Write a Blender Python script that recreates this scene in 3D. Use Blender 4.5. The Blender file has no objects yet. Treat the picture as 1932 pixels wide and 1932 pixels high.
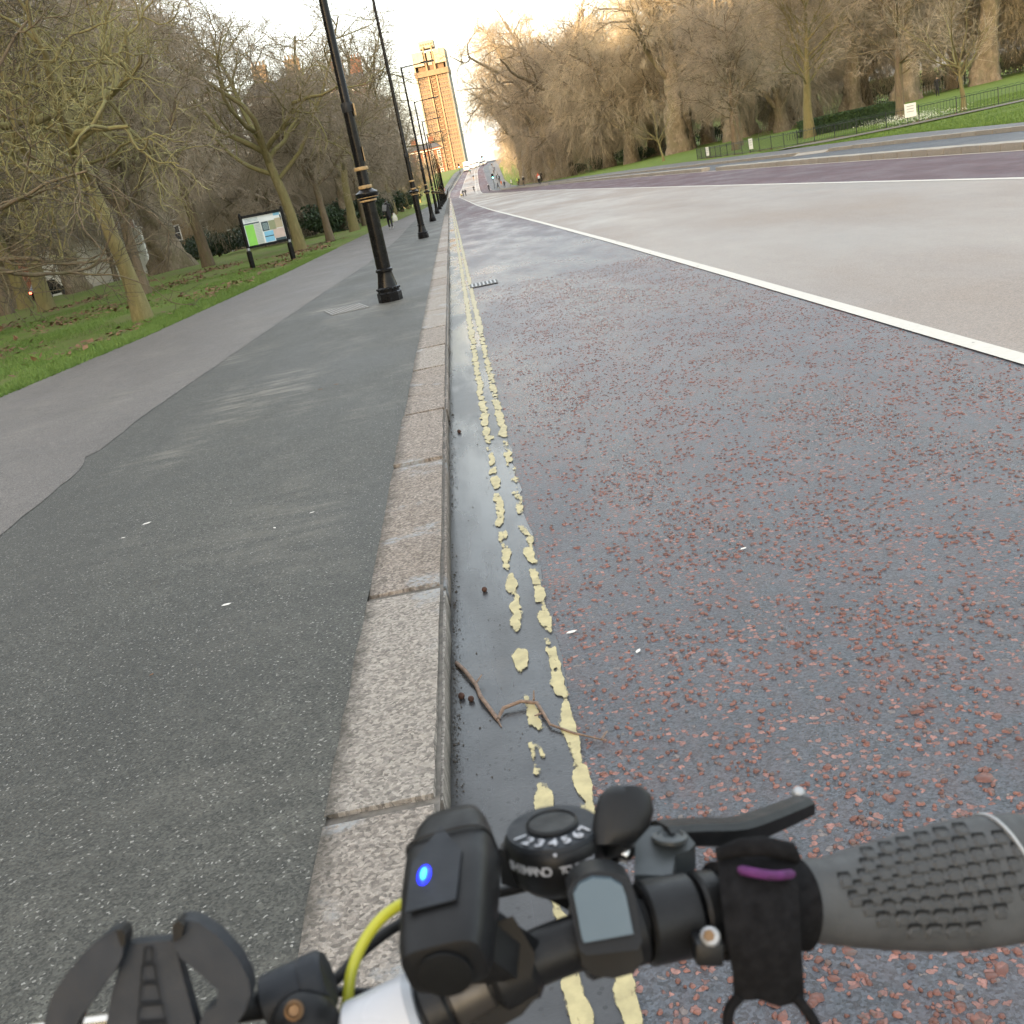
import bpy, bmesh, math, random
import numpy as np
from mathutils import Vector, Matrix

random.seed(7)
RAD = math.radians
sc = bpy.context.scene

# ------------------------------------------------------------------ camera, sky, sun, exposure
CAM = Vector((0.0, 0.0, 1.5))
CR = Vector((0.9800651, -0.05839705, -0.18990047))
CU = Vector((0.19866394, 0.29885551, 0.93339061))
CB = Vector((0.00224554, -0.95250993, 0.30449924))
cam_d = bpy.data.cameras.new('camera')
cam = bpy.data.objects.new('camera', cam_d)
sc.collection.objects.link(cam)
cam.matrix_world = Matrix(((CR.x, CU.x, CB.x, CAM.x), (CR.y, CU.y, CB.y, CAM.y), (CR.z, CU.z, CB.z, CAM.z), (0, 0, 0, 1)))
cam_d.sensor_width = 36.0
cam_d.lens = 36.0 * 1941 / 1932
cam_d.clip_start = 0.02
cam_d.clip_end = 6000
cam_d.dof.use_dof = True
cam_d.dof.focus_distance = 5.0
cam_d.dof.aperture_fstop = 19.0
sc.camera = cam

SUN_EL, SUN_AZ = 6.5, 217.0          # degrees; azimuth clockwise from +y (the way the road runs)
SUN_DIR = Vector((math.sin(RAD(SUN_AZ)) * math.cos(RAD(SUN_EL)), math.cos(RAD(SUN_AZ)) * math.cos(RAD(SUN_EL)), math.sin(RAD(SUN_EL))))
world = bpy.data.worlds.new('World')
sc.world = world
world.use_nodes = True
wn, wl = world.node_tree.nodes, world.node_tree.links
bg = wn['Background']
sky = wn.new('ShaderNodeTexSky')
sky.sky_type = 'NISHITA'
sky.sun_disc = False
sky.sun_elevation = RAD(SUN_EL)
sky.sun_rotation = RAD(SUN_AZ)
sky.air_density = 1.0
sky.dust_density = 4.0
sky.ozone_density = 1.0
tc = wn.new('ShaderNodeTexCoord')
mp = wn.new('ShaderNodeMapping'); mp.inputs['Scale'].default_value = (1.0, 1.0, 3.2)
wl.new(tc.outputs['Generated'], mp.inputs['Vector'])
cn = wn.new('ShaderNodeTexNoise'); cn.inputs['Scale'].default_value = 1.7; cn.inputs['Detail'].default_value = 6; cn.inputs['Roughness'].default_value = 0.55
wl.new(mp.outputs['Vector'], cn.inputs['Vector'])
cr_ = wn.new('ShaderNodeMapRange'); cr_.inputs['From Min'].default_value = 0.28; cr_.inputs['From Max'].default_value = 0.62
cr_.inputs['To Min'].default_value = 0.22; cr_.inputs['To Max'].default_value = 0.66
wl.new(cn.outputs['Fac'], cr_.inputs['Value'])
mx = wn.new('ShaderNodeMix'); mx.data_type = 'RGBA'
wl.new(cr_.outputs['Result'], mx.inputs[0])
wl.new(sky.outputs['Color'], mx.inputs[6])
mx.inputs[7].default_value = (2.22, 2.14, 2.03, 1)      # thin high cloud over the whole sky
wl.new(mx.outputs[2], bg.inputs['Color'])
bg.inputs['Strength'].default_value = 0.15

sun_d = bpy.data.lights.new('sun', 'SUN')
sun_d.energy = 2.0
sun_d.color = (1.0, 0.72, 0.43)
sun_d.angle = RAD(0.5)
sun = bpy.data.objects.new('sun', sun_d)
sc.collection.objects.link(sun)
sun.rotation_euler = (-SUN_DIR).to_track_quat('-Z', 'Y').to_euler()
sun.location = (0, -30, 60)

sc.view_settings.view_transform = 'Standard'
sc.view_settings.look = 'None'
sc.view_settings.exposure = 2.9
sc.view_settings.gamma = 1.0
sc.view_settings.use_curve_mapping = False
sc.render.engine = 'CYCLES'
sc.cycles.max_bounces = 7
sc.cycles.diffuse_bounces = 5
sc.cycles.glossy_bounces = 3
sc.cycles.transparent_max_bounces = 12
sc.cycles.sample_clamp_indirect = 3.0
sc.cycles.use_denoising = True
sc.cycles.denoising_input_passes = 'RGB_ALBEDO_NORMAL'
sc.cycles.denoising_prefilter = 'ACCURATE'
try:
    sc.cycles.denoiser = 'OPENIMAGEDENOISE'
except Exception:
    pass

C = sc.collection

# ------------------------------------------------------------------ helpers
def tag(o, label=None, cat=None, group=None, kind=None):
    if label: o['label'] = label
    if cat: o['category'] = cat
    if group: o['group'] = group
    if kind: o['kind'] = kind
    return o

def empty(name, loc=(0, 0, 0), rz=0.0, label=None, cat=None, group=None, kind=None, parent=None):
    o = bpy.data.objects.new(name, None)
    C.objects.link(o)
    o.location = loc
    o.rotation_euler = (0, 0, rz)
    o.empty_display_size = 0.1
    if parent: o.parent = parent
    return tag(o, label, cat, group, kind)

def put(name, mesh, parent=None, loc=(0, 0, 0), rz=0.0, scale=None):
    o = bpy.data.objects.new(name, mesh)
    C.objects.link(o)
    o.location = loc
    o.rotation_euler = (0, 0, rz)
    if scale: o.scale = scale
    if parent: o.parent = parent
    return o

def copy_tree(o, parent=None):
    c = o.copy(); C.objects.link(c); c.parent = parent
    for ch in list(o.children): copy_tree(ch, c)
    return c

def np_mesh(name, V, F, mats, smooth=False, mi=None, sharp=None):
    V = np.asarray(V, dtype=np.float32).reshape(-1, 3); F = np.asarray(F, dtype=np.int32)
    n, k = F.shape
    me = bpy.data.meshes.new(name)
    me.vertices.add(len(V)); me.vertices.foreach_set('co', V.ravel())
    me.loops.add(n * k); me.loops.foreach_set('vertex_index', F.ravel())
    me.polygons.add(n)
    me.polygons.foreach_set('loop_start', np.arange(0, n * k, k, dtype=np.int32))
    me.polygons.foreach_set('loop_total', np.full(n, k, dtype=np.int32))
    if smooth: me.polygons.foreach_set('use_smooth', np.ones(n, dtype=bool))
    if mi is not None: me.polygons.foreach_set('material_index', np.asarray(mi, dtype=np.int32))
    for m in (mats if isinstance(mats, (list, tuple)) else [mats]): me.materials.append(m)
    me.update(calc_edges=True)
    if smooth and sharp: me.set_sharp_from_angle(angle=RAD(sharp))
    return me

def frame_of(t):
    t = Vector(t).normalized()
    a = Vector((0, 0, 1)) if abs(t.z) < 0.9 else Vector((1, 0, 0))
    u = t.cross(a).normalized()
    return u, t.cross(u).normalized(), t

class MB:
    """collects shapes and links them as one mesh"""
    def __init__(s): s.V = []; s.F = []; s.M = []
    def add(s, vs, fs, m=0):
        b = len(s.V); s.V += [tuple(v) for v in vs]
        for f in fs: s.F.append(tuple(i + b for i in f)); s.M.append(m)
        return s
    def box(s, c, d, R=None, m=0):
        x, y, z = d[0] / 2, d[1] / 2, d[2] / 2
        vs = [Vector(p) for p in ((-x, -y, -z), (x, -y, -z), (x, y, -z), (-x, y, -z), (-x, -y, z), (x, -y, z), (x, y, z), (-x, y, z))]
        if R is not None: vs = [R @ v for v in vs]
        c = Vector(c)
        return s.add([v + c for v in vs], [(0, 3, 2, 1), (4, 5, 6, 7), (0, 1, 5, 4), (1, 2, 6, 5), (2, 3, 7, 6), (3, 0, 4, 7)], m)
    def rbox(s, c, d, bev, R=None, m=0, seg=2):
        bm = bmesh.new(); bmesh.ops.create_cube(bm, size=1)
        for v in bm.verts: v.co = Vector((v.co.x * d[0], v.co.y * d[1], v.co.z * d[2]))
        bmesh.ops.bevel(bm, geom=list(bm.edges), offset=bev, segments=seg, affect='EDGES', profile=0.6)
        bm.verts.index_update(); c = Vector(c)
        s.add([((R @ v.co) if R is not None else v.co) + c for v in bm.verts], [[v.index for v in f.verts] for f in bm.faces], m)
        bm.free(); return s
    def rings(s, rings, cap=True, m=0, closed=True):
        k = len(rings[0]); vs = [p for r in rings for p in r]; fs = []
        for i in range(len(rings) - 1):
            for j in range(k if closed else k - 1):
                a, b = i * k + j, i * k + (j + 1) % k
                fs.append((a, b, b + k, a + k))
        if cap:
            fs.append(tuple(range(k - 1, -1, -1))); fs.append(tuple((len(rings) - 1) * k + j for j in range(k)))
        return s.add(vs, fs, m)
    def tube(s, pts, r, k=8, cap=True, m=0):
        pts = [Vector(p) for p in pts]; n = len(pts)
        if not isinstance(r, (list, tuple)): r = [r] * n
        rs = []; u = None
        for i, p in enumerate(pts):
            t = (pts[min(i + 1, n - 1)] - pts[max(i - 1, 0)]).normalized()
            if u is None: u = frame_of(t)[0]
            u = (u - t * u.dot(t)).normalized(); w = t.cross(u)
            rs.append([p + (u * math.cos(2 * math.pi * j / k) + w * math.sin(2 * math.pi * j / k)) * r[i] for j in range(k)])
        return s.rings(rs, cap, m)
    def lathe(s, prof, k=16, c=(0, 0, 0), axis=None, m=0, cap=True):
        c = Vector(c)
        if axis is None: u, w, t = Vector((1, 0, 0)), Vector((0, 1, 0)), Vector((0, 0, 1))
        else: u, w, t = frame_of(axis)
        return s.rings([[c + t * z + (u * math.cos(2 * math.pi * j / k) + w * math.sin(2 * math.pi * j / k)) * r for j in range(k)] for r, z in prof], cap, m)
    def prism(s, poly, off, m=0):
        """poly: list of 3d points, off: extrusion vector"""
        k = len(poly); off = Vector(off); a = [Vector(p) for p in poly]
        return s.add(a + [p + off for p in a], [tuple(range(k - 1, -1, -1)), tuple(range(k, 2 * k))] + [(j, (j + 1) % k, (j + 1) % k + k, j + k) for j in range(k)], m)
    def quad(s, a, b, c, d, m=0): return s.add([a, b, c, d], [(0, 1, 2, 3)], m)
    def ball(s, c, r, k=10, n=6, m=0):
        rx, ry, rz = r if isinstance(r, (list, tuple)) else (r, r, r); c = Vector(c)
        return s.rings([[c + Vector((rx * math.sin(a) * math.cos(2 * math.pi * j / k), ry * math.sin(a) * math.sin(2 * math.pi * j / k), -rz * math.cos(a))) for j in range(k)] for a in [math.pi * (i + 0.15) / (n + 0.3) for i in range(n + 1)]], True, m)
    def mesh(s, name, mats, smooth=None):
        me = bpy.data.meshes.new(name); me.from_pydata(s.V, [], s.F)
        for m in (mats if isinstance(mats, (list, tuple)) else [mats]): me.materials.append(m)
        me.polygons.foreach_set('material_index', s.M)
        bm = bmesh.new(); bm.from_mesh(me); bmesh.ops.recalc_face_normals(bm, faces=bm.faces); bm.to_mesh(me); bm.free()
        if smooth:
            me.polygons.foreach_set('use_smooth', [True] * len(me.polygons)); me.set_sharp_from_angle(angle=RAD(smooth))
        me.update(); return me
    def build(s, name, mats, parent=None, smooth=None, loc=(0, 0, 0), rz=0.0):
        return put(name, s.mesh(name, mats, smooth), parent, loc, rz)

# ------------------------------------------------------------------ materials
class NT:
    def __init__(s, name):
        s.m = bpy.data.materials.new(name); s.m.use_nodes = True
        s.t = s.m.node_tree; s.b = s.t.nodes['Principled BSDF']
        s.pos = s.t.nodes.new('ShaderNodeNewGeometry').outputs['Position']
    def n(s, typ, ins=None, **kw):
        nd = s.t.nodes.new('ShaderNode' + typ)
        for k, v in kw.items(): setattr(nd, k, v)
        for k, v in (ins or {}).items(): s.set(nd.inputs[k], v)
        return nd
    def set(s, sock, v):
        if hasattr(v, 'is_output'): s.t.links.new(v, sock)
        elif isinstance(v, (tuple, list)) and len(v) == 3 and sock.type == 'RGBA': sock.default_value = (*v, 1)
        else: sock.default_value = v
    def obj(s): return s.n('TexCoord').outputs['Object']
    def rnd(s): return s.n('ObjectInfo').outputs['Random']
    def vec(s, v, scale=(1, 1, 1), loc=(0, 0, 0), rot=(0, 0, 0)): return s.n('Mapping', {'Vector': v, 'Scale': scale, 'Location': loc, 'Rotation': rot}).outputs['Vector']
    def noise(s, v, scale, detail=3, rough=0.55, dist=0.0): return s.n('TexNoise', {'Vector': v, 'Scale': scale, 'Detail': detail, 'Roughness': rough, 'Distortion': dist}).outputs['Fac']
    def vor(s, v, scale, feature='F1', rand=1.0):
        nd = s.n('TexVoronoi', feature=feature, voronoi_dimensions='2D'); s.set(nd.inputs['Vector'], v); s.set(nd.inputs['Scale'], scale); s.set(nd.inputs['Randomness'], rand)
        return nd
    def ramp(s, v, a, b, lo=0.0, hi=1.0): return s.n('MapRange', {'Value': v, 'From Min': a, 'From Max': b, 'To Min': lo, 'To Max': hi}).outputs['Result']
    def mix(s, f, a, b, mode='MIX'):
        nd = s.n('Mix', data_type='RGBA', blend_type=mode); s.set(nd.inputs[0], f); s.set(nd.inputs[6], a); s.set(nd.inputs[7], b)
        return nd.outputs[2]
    def math(s, op, a, b=0.5, c=None):
        nd = s.n('Math', operation=op); s.set(nd.inputs[0], a); s.set(nd.inputs[1], b)
        if c is not None: s.set(nd.inputs[2], c)
        return nd.outputs[0]
    def sep(s, v): return s.n('SeparateXYZ', {'Vector': v}).outputs
    def bump(s, h, strength=0.4, dist=0.01, normal=None):
        ins = {'Height': h, 'Strength': strength, 'Distance': dist}
        if normal is not None: ins['Normal'] = normal
        return s.n('Bump', ins).outputs['Normal']
    def out(s, col=None, rough=None, metal=None, normal=None, alpha=None, spec=None, emit=None, estr=None):
        for k, v in (('Base Color', col), ('Roughness', rough), ('Metallic', metal), ('Normal', normal), ('Alpha', alpha), ('Specular IOR Level', spec), ('Emission Color', emit), ('Emission Strength', estr)):
            if v is not None: s.set(s.b.inputs[k], v)
        return s.m

def simple(name, col, rough=0.6, var=0.25, scale=6.0, metal=0.0, bump=0.0, bscale=40.0, spec=None, emit=None, estr=0.0, objrand=0.0):
    t = NT(name); o = t.obj()
    f = t.noise(o, scale, 4)
    dark = tuple(c * (1 - var) for c in col); lite = tuple(min(1, c * (1 + var)) for c in col)
    c = t.mix(t.ramp(f, 0.3, 0.7), dark, lite)
    if objrand: c = t.mix(t.ramp(t.rnd(), 0, 1, 0, objrand), c, tuple(x * 0.35 for x in col))
    nm = t.bump(t.noise(o, bscale, 4), 0.5, bump) if bump else None
    return t.out(c, t.ramp(t.noise(o, scale * 2.3, 2), 0.3, 0.7, max(0.03, rough - 0.08), min(1, rough + 0.08)), metal, nm, spec=spec, emit=emit, estr=estr)

M = {}
# -- road: dark binder with rolled-in red chippings, partly wet
def warp(t, p, scale, amp):
    nd = t.n('TexNoise', {'Vector': p, 'Scale': scale, 'Detail': 2})
    v = t.n('VectorMath', {0: nd.outputs['Color'], 1: (.5, .5, .5)}, operation='SUBTRACT').outputs[0]
    v = t.n('VectorMath', {0: v}, operation='SCALE'); v.inputs['Scale'].default_value = amp
    return t.n('VectorMath', {0: p, 1: v.outputs[0]}, operation='ADD').outputs[0]
def grain(t, p, scale, lo, hi):
    c = t.sep(t.vor(p, scale).outputs['Color'])
    return t.ramp(c[0], 0, 1, lo, hi), c
def road_mat(name='road_asphalt', dry0=0.0):
    t = NT(name); p = t.pos
    big = t.noise(t.vec(p, (0.55, 0.09, 1)), 1.0, 4, 0.6)
    patch = t.noise(p, 4.2, 4, 0.65); track = t.noise(t.vec(p, (1.3, .05, 1), (2, 0, 0)), 1.0, 3)
    q = warp(t, p, 55, .028)
    vo = t.vor(q, 42.0); rc = t.sep(vo.outputs['Color'])
    dens = t.math('MULTIPLY', t.ramp(patch, 0.38, 0.64, 0.14, 0.92), t.ramp(track, .35, .65, .7, 1.1))
    ischip = t.math('LESS_THAN', rc[0], dens)
    rad = t.math('MULTIPLY_ADD', rc[1], 0.24, 0.18)
    edge = t.ramp(t.math('SUBTRACT', rad, vo.outputs['Distance']), -0.02, 0.05)
    chip = t.math('MULTIPLY', ischip, edge)
    g, gc = grain(t, p, 165, 0.35, 1.75)
    binder = t.mix(1.0, t.mix(t.ramp(t.noise(p, 2.0, 4), .3, .7), (0.032, 0.037, 0.046), (0.050, 0.057, 0.068)), g, 'MULTIPLY')
    ccol = t.mix(rc[2], (0.145, 0.060, 0.045), (0.32, 0.150, 0.118))
    ccol = t.mix(t.math('GREATER_THAN', rc[2], 0.88), ccol, (0.15, 0.125, 0.115))
    ccol = t.mix(1.0, ccol, t.ramp(gc[1], 0, 1, .65, 1.3), 'MULTIPLY')
    col = t.mix(chip, binder, ccol)
    mott = t.math('MULTIPLY', t.ramp(t.noise(t.vec(p, (1.0, .55, 1), (3, 9, 0)), 11.0, 4, .7), .40, .62, 0, .26), t.ramp(t.noise(p, 1.3, 3), .3, .7, .35, 1))
    col = t.mix(mott, col, (0.128, 0.062, 0.056))
    y = t.sep(p)[1]
    far = t.math('MULTIPLY', t.ramp(y, 16, 60, dry0, 1.0), t.ramp(big, 0.34, 0.60, 0.35 + .3 * dry0, 0.85))
    col = t.mix(far, col, t.mix(t.ramp(t.noise(t.vec(p, (1, .35, 1)), 4.0, 5, .7), .35, .65), (0.088, 0.052, 0.058), (0.128, 0.070, 0.076)))
    wet = t.ramp(t.noise(t.vec(p, (1.1, 0.30, 1), (7, 3, 0)), 1.0, 4, .6), .36, .60, 0.20, 0.40)
    rough = t.math('ADD', t.math('ADD', wet, t.math('MULTIPLY', far, .42)), t.math('MULTIPLY', chip, 0.16))
    h = t.math('ADD', t.math('MULTIPLY', chip, 1.0), t.math('MULTIPLY', t.noise(p, 75, 4, 0.65), 1.5))
    h = t.math('ADD', h, t.math('MULTIPLY', gc[2], 0.3))
    return t.out(col, rough, normal=t.bump(h, 0.65, 0.006), spec=0.62 - .36 * dry0)
M['road'] = road_mat()
M['road_dry'] = road_mat('dry_road_asphalt', 0.95)

def gutter_mat():
    t = NT('gutter_asphalt'); p = t.pos
    vo = t.vor(p, 42.0); rc = t.sep(vo.outputs['Color'])
    pit = t.math('MULTIPLY', t.math('LESS_THAN', rc[0], 0.28), t.math('LESS_THAN', vo.outputs['Distance'], 0.22))
    f = t.noise(p, 8, 4); wet = t.noise(t.vec(p, (2.4, 0.5, 1), (0, 3, 0)), 1.0, 4, 0.6)
    col = t.mix(t.ramp(f, 0.3, 0.7), (0.024, 0.0245, 0.026), (0.042, 0.043, 0.045))
    col = t.mix(pit, col, (0.018, 0.018, 0.019))
    x = t.sep(p)[0]
    edge = t.math('MULTIPLY', t.ramp(x, -0.325, -0.285, 1, 0), t.ramp(t.noise(p, 30, 4), 0.35, 0.6))
    col = t.mix(edge, col, (0.022, 0.019, 0.014))
    sand = t.math('MULTIPLY', t.ramp(t.noise(p, 2.2, 3), 0.58, 0.76, 0, 0.5), t.ramp(t.noise(p, 190, 2), 0.4, 0.7))
    col = t.mix(sand, col, (0.12, 0.095, 0.07))
    h = t.math('SUBTRACT', t.math('MULTIPLY', t.noise(p, 120, 4, 0.6), 0.5), t.math('MULTIPLY', pit, 0.8))
    return t.out(col, t.ramp(wet, 0.36, 0.60, 0.14, 0.38), normal=t.bump(h, 0.42, 0.004), spec=0.55)
M['gutter'] = gutter_mat()

def pave_mat(name, a, b, stain, seed, speck=1.0):
    t = NT(name); p = t.pos
    big = t.noise(t.vec(p, (0.8, 0.45, 1), (seed, seed, 0)), 1.0, 5, 0.6)
    g, gc = grain(t, warp(t, p, 90, .01), 175, 0.40, 1.45)
    col = t.mix(t.ramp(big, 0.3, 0.7), a, b)
    col = t.mix(t.ramp(t.noise(p, 5.5, 4, .7), .35, .65, .35, 0), col, tuple(c * .72 for c in a))
    col = t.mix(t.ramp(t.noise(t.vec(p, (.8, .5, 1), (seed, 2, 0)), 26, 4, .7), .36, .64, .32, 0), col, tuple(c * .62 for c in a))
    col = t.mix(1.0, col, g, 'MULTIPLY')
    sp = t.math('GREATER_THAN', gc[1], 1 - 0.035 * speck)
    col = t.mix(t.math('MULTIPLY', sp, t.ramp(gc[2], 0, 1, .25, 1)), col, (0.27, 0.265, 0.24))
    st = t.math('MULTIPLY', t.ramp(t.noise(t.vec(p, (1.1, 0.55, 1), (seed * 2, 0, 0), (0, 0, 0.5)), 1.0, 3), 0.50, 0.66), t.ramp(t.noise(t.vec(p, (1.8, 7.5, 1), (0, 0, 0), (0, 0, 0.25)), 1.0, 5, 0.72), 0.44, 0.66))
    st = t.math('MULTIPLY', st, t.ramp(t.sep(p)[1], 4.0, 8.0, .25, 1))
    col = t.mix(t.math('MULTIPLY', st, stain), col, (0.215, 0.20, 0.165))
    h = t.math('ADD', t.noise(p, 110, 3, 0.7), t.math('MULTIPLY', gc[2], 0.5))
    return t.out(col, t.ramp(big, 0.3, 0.7, 0.46, 0.68), normal=t.bump(h, 0.6, 0.006), spec=0.4)
M['pave'] = pave_mat('pavement_asphalt', (0.044, 0.044, 0.036), (0.090, 0.090, 0.077), 0.75, 0.0)
M['path'] = pave_mat('old_pavement_asphalt', (0.125, 0.114, 0.104), (0.175, 0.160, 0.146), 0.45, 4.0, 0.6)
M['pave_r'] = pave_mat('park_pavement_asphalt', (0.095, 0.095, 0.093), (0.135, 0.13, 0.125), 0.4, 9.0, 0.5)
M['cycle'] = pave_mat('cycle_track_asphalt', (0.050, 0.055, 0.062), (0.072, 0.077, 0.084), 0.1, 2.0, 0.5)
M['sandpath'] = pave_mat('park_path_surface', (0.15, 0.125, 0.10), (0.20, 0.165, 0.13), 0.3, 6.0, 0.5)

def beige_mat():
    t = NT('buff_surfacing'); p = t.pos
    big = t.noise(t.vec(p, (0.30, 0.10, 1), (3, 1, 0)), 1.0, 5, 0.6)
    streak = t.noise(t.vec(p, (1.1, 0.16, 1), (0, 7, 0), (0, 0, 0.25)), 1.0, 5, 0.6)
    fine = t.noise(p, 110, 4, 0.7)
    col = t.mix(t.ramp(big, 0.32, 0.68), (0.245, 0.195, 0.152), (0.31, 0.250, 0.198))
    col = t.mix(t.ramp(fine, 0.3, 0.7, 0.65, 0), col, (0.115, 0.095, 0.082))
    col = t.mix(t.ramp(t.noise(t.vec(p, (.8, .35, 1)), 14, 4, .7), .36, .64, .22, 0), col, (0.165, 0.128, 0.10))
    col = t.mix(t.ramp(streak, 0.5, 0.72, 0, 0.4), col, (0.17, 0.142, 0.125))
    col = t.mix(1.0, col, grain(t, p, 120, .72, 1.25)[0], 'MULTIPLY')
    return t.out(col, t.ramp(big, 0.36, 0.66, 0.34, 0.66), normal=t.bump(fine, 0.35, 0.005), spec=0.5)
M['beige'] = beige_mat()

def granite_mat():
    t = NT('granite_kerb'); p = t.pos
    r = t.rnd()
    f1 = t.noise(p, 70, 5, 0.75); f2 = t.noise(p, 22, 4, 0.7); big = t.noise(p, 2.4, 4)
    g, gc = grain(t, warp(t, p, 60, .02), 120, .55, 1.4)
    col = t.mix(t.ramp(f1, 0.38, 0.60), (0.175, 0.150, 0.128), (0.42, 0.365, 0.315))
    col = t.mix(t.ramp(f2, 0.36, 0.60, 0.5, 0), col, (0.20, 0.168, 0.138))
    col = t.mix(t.ramp(big, 0.45, 0.72, 0, 0.5), col, (0.26, 0.215, 0.172))
    col = t.mix(t.ramp(r, 0.3, 1, 0, 0.55), col, (0.40, 0.375, 0.335))
    col = t.mix(1.0, col, g, 'MULTIPLY')
    lich = t.math('MULTIPLY', t.ramp(t.noise(t.vec(p, (1, 1, 1), (11, 5, 0)), 3.1, 3), 0.60, 0.66), t.ramp(t.noise(p, 60, 3), 0.35, 0.6))
    col = t.mix(lich, col, (0.36, 0.375, 0.385))
    x, y, z = t.sep(p)
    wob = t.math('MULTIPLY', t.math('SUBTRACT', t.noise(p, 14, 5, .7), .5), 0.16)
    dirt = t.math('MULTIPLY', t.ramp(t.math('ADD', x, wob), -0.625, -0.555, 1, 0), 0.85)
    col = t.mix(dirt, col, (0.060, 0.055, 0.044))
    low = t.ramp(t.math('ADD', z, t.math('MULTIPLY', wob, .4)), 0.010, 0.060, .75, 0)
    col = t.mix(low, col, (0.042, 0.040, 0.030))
    h = t.math('ADD', t.math('MULTIPLY', f1, 1.4), t.math('MULTIPLY', f2, 1.3))
    return t.out(col, 0.72, normal=t.bump(h, 1.0, 0.011), spec=0.3)
M['granite'] = granite_mat()

def kerb_plain(name, col):
    t = NT(name); p = t.pos
    f = t.noise(p, 40, 5, 0.7); b = t.noise(p, 1.1, 4)
    c = t.mix(t.ramp(f, 0.3, 0.7), tuple(x * 0.65 for x in col), tuple(min(1, x * 1.2) for x in col))
    c = t.mix(t.ramp(b, 0.4, 0.7, 0, 0.4), c, tuple(x * 0.6 for x in col))
    c = t.mix(t.ramp(t.rnd(), 0, 1, 0, 0.25), c, tuple(x * 0.55 for x in col))
    return t.out(c, 0.7, normal=t.bump(f, 0.4, 0.006))
M['kerb_r'] = kerb_plain('pale_kerb_stone', (0.34, 0.305, 0.25))
M['joint'] = simple('mortar_joint', (0.12, 0.108, 0.092), 0.9, 0.4, 30)

def paint_mat(name, col, thr, scale, soft=0.02, dirt=0.25, double=False):
    t = NT(name); p = t.pos
    wear = t.noise(t.vec(p, (1.6, 0.75, 1)), scale, 3, 0.55)
    chips = t.noise(p, 70, 3, 0.6)
    w = t.math('ADD', wear, t.math('MULTIPLY', t.math('SUBTRACT', chips, 0.5), 0.09))
    if double:      # the pair of kerbside lines: wear eats in from the edges of each line
        x = t.sep(p)[0]
        d = t.math('MINIMUM', t.math('ABSOLUTE', t.math('ADD', x, .070)), t.math('ABSOLUTE', t.math('ADD', x, -.030)))
        w = t.math('SUBTRACT', w, t.ramp(d, .012, .036, 0, .26))
    c = t.mix(t.ramp(t.noise(p, 22, 4), 0.35, 0.7, 0, dirt), col, tuple(x * 0.45 for x in col))
    return t.out(c, 0.55, normal=t.bump(t.noise(p, 90, 3), 0.3, 0.003), alpha=t.ramp(w, thr, thr + soft, 0, 0.94))
M['yellow'] = paint_mat('worn_yellow_paint', (0.48, 0.415, 0.215), 0.455, 8.0, 0.05, 0.6, True)
M['yellow_mid'] = paint_mat('scuffed_yellow_paint', (0.47, 0.41, 0.22), 0.365, 9.0, 0.06, 0.6, True)
M['yellow_far'] = paint_mat('yellow_line_paint', (0.45, 0.40, 0.24), 0.26, 5.0, 0.08, 0.5, True)
M['white'] = paint_mat('white_line_paint', (0.60, 0.57, 0.50), 0.27, 6.0, 0.03, 0.2)
M['cream'] = paint_mat('cream_edge_paint', (0.48, 0.41, 0.34), 0.25, 6.0, 0.05, 0.3)

def grass_mat(name, litter, dry=0.0):
    t = NT(name); p = t.pos
    a = t.noise(p, 0.7, 4, 0.6); b = t.noise(p, 14, 4, 0.7); c = t.noise(p, 90, 3, 0.7)
    col = t.mix(t.ramp(a, 0.3, 0.7), (0.135, 0.215, 0.036), (0.205, 0.295, 0.055))
    col = t.mix(t.ramp(b, 0.3, 0.7, 0.0, 0.6), col, (0.20, 0.275, 0.065))
    col = t.mix(t.ramp(c, 0.35, 0.65, 0.6, 0.0), col, (0.065, 0.10, 0.024))
    lt = t.math('MULTIPLY', t.ramp(t.noise(t.vec(p, (0.55, 0.25, 1), (5, 2, 0)), 1.0, 4, 0.65), 0.43, 0.58), t.ramp(t.noise(p, 18, 5, 0.75), 0.42, 0.56))
    col = t.mix(t.math('MULTIPLY', lt, litter), col, (0.20, 0.150, 0.085))
    return t.out(col, 0.85, normal=t.bump(t.math('ADD', b, c), 0.9, 0.05), spec=0.15)
M['grass'] = grass_mat('grass_verge', 0.85)
M['lawn'] = grass_mat('park_lawn', 0.12)
M['soil'] = simple('leafy_soil', (0.085, 0.058, 0.036), 0.95, 0.5, 3, bump=0.03, bscale=14)

def bark(name, a, b, c, scale, stretch=0.35, moss=0.0, mossc=(0.12, 0.13, 0.035), bump=0.02):
    t = NT(name); o = t.obj()
    v = t.vec(o, (1, 1, stretch))
    f = t.noise(v, scale, 5, 0.65); g = t.noise(v, scale * 0.42, 4, 0.6, 1.2); h = t.noise(o, scale * 6, 4, 0.7)
    col = t.mix(t.ramp(f, 0.35, 0.65), a, b)
    col = t.mix(t.ramp(g, 0.50, 0.58), col, c)
    col = t.mix(t.ramp(h, 0.35, 0.65, 0.5, 0), col, tuple(x * 0.5 for x in a))
    if moss:
        nz = t.sep(t.n('NewGeometry').outputs['Normal'])[2]
        col = t.mix(t.math('MULTIPLY', t.ramp(t.math('ADD', nz, t.ramp(g, 0.3, 0.7, -0.5, 0.5)), -0.3, 0.6), moss), col, mossc)
    col = t.mix(t.ramp(t.rnd(), 0, 1, 0, 0.22), col, tuple(x * 0.45 for x in a))
    return t.out(col, 0.85, normal=t.bump(t.math('ADD', f, t.math('MULTIPLY', h, 0.3)), 0.8, bump), spec=0.2)
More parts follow.
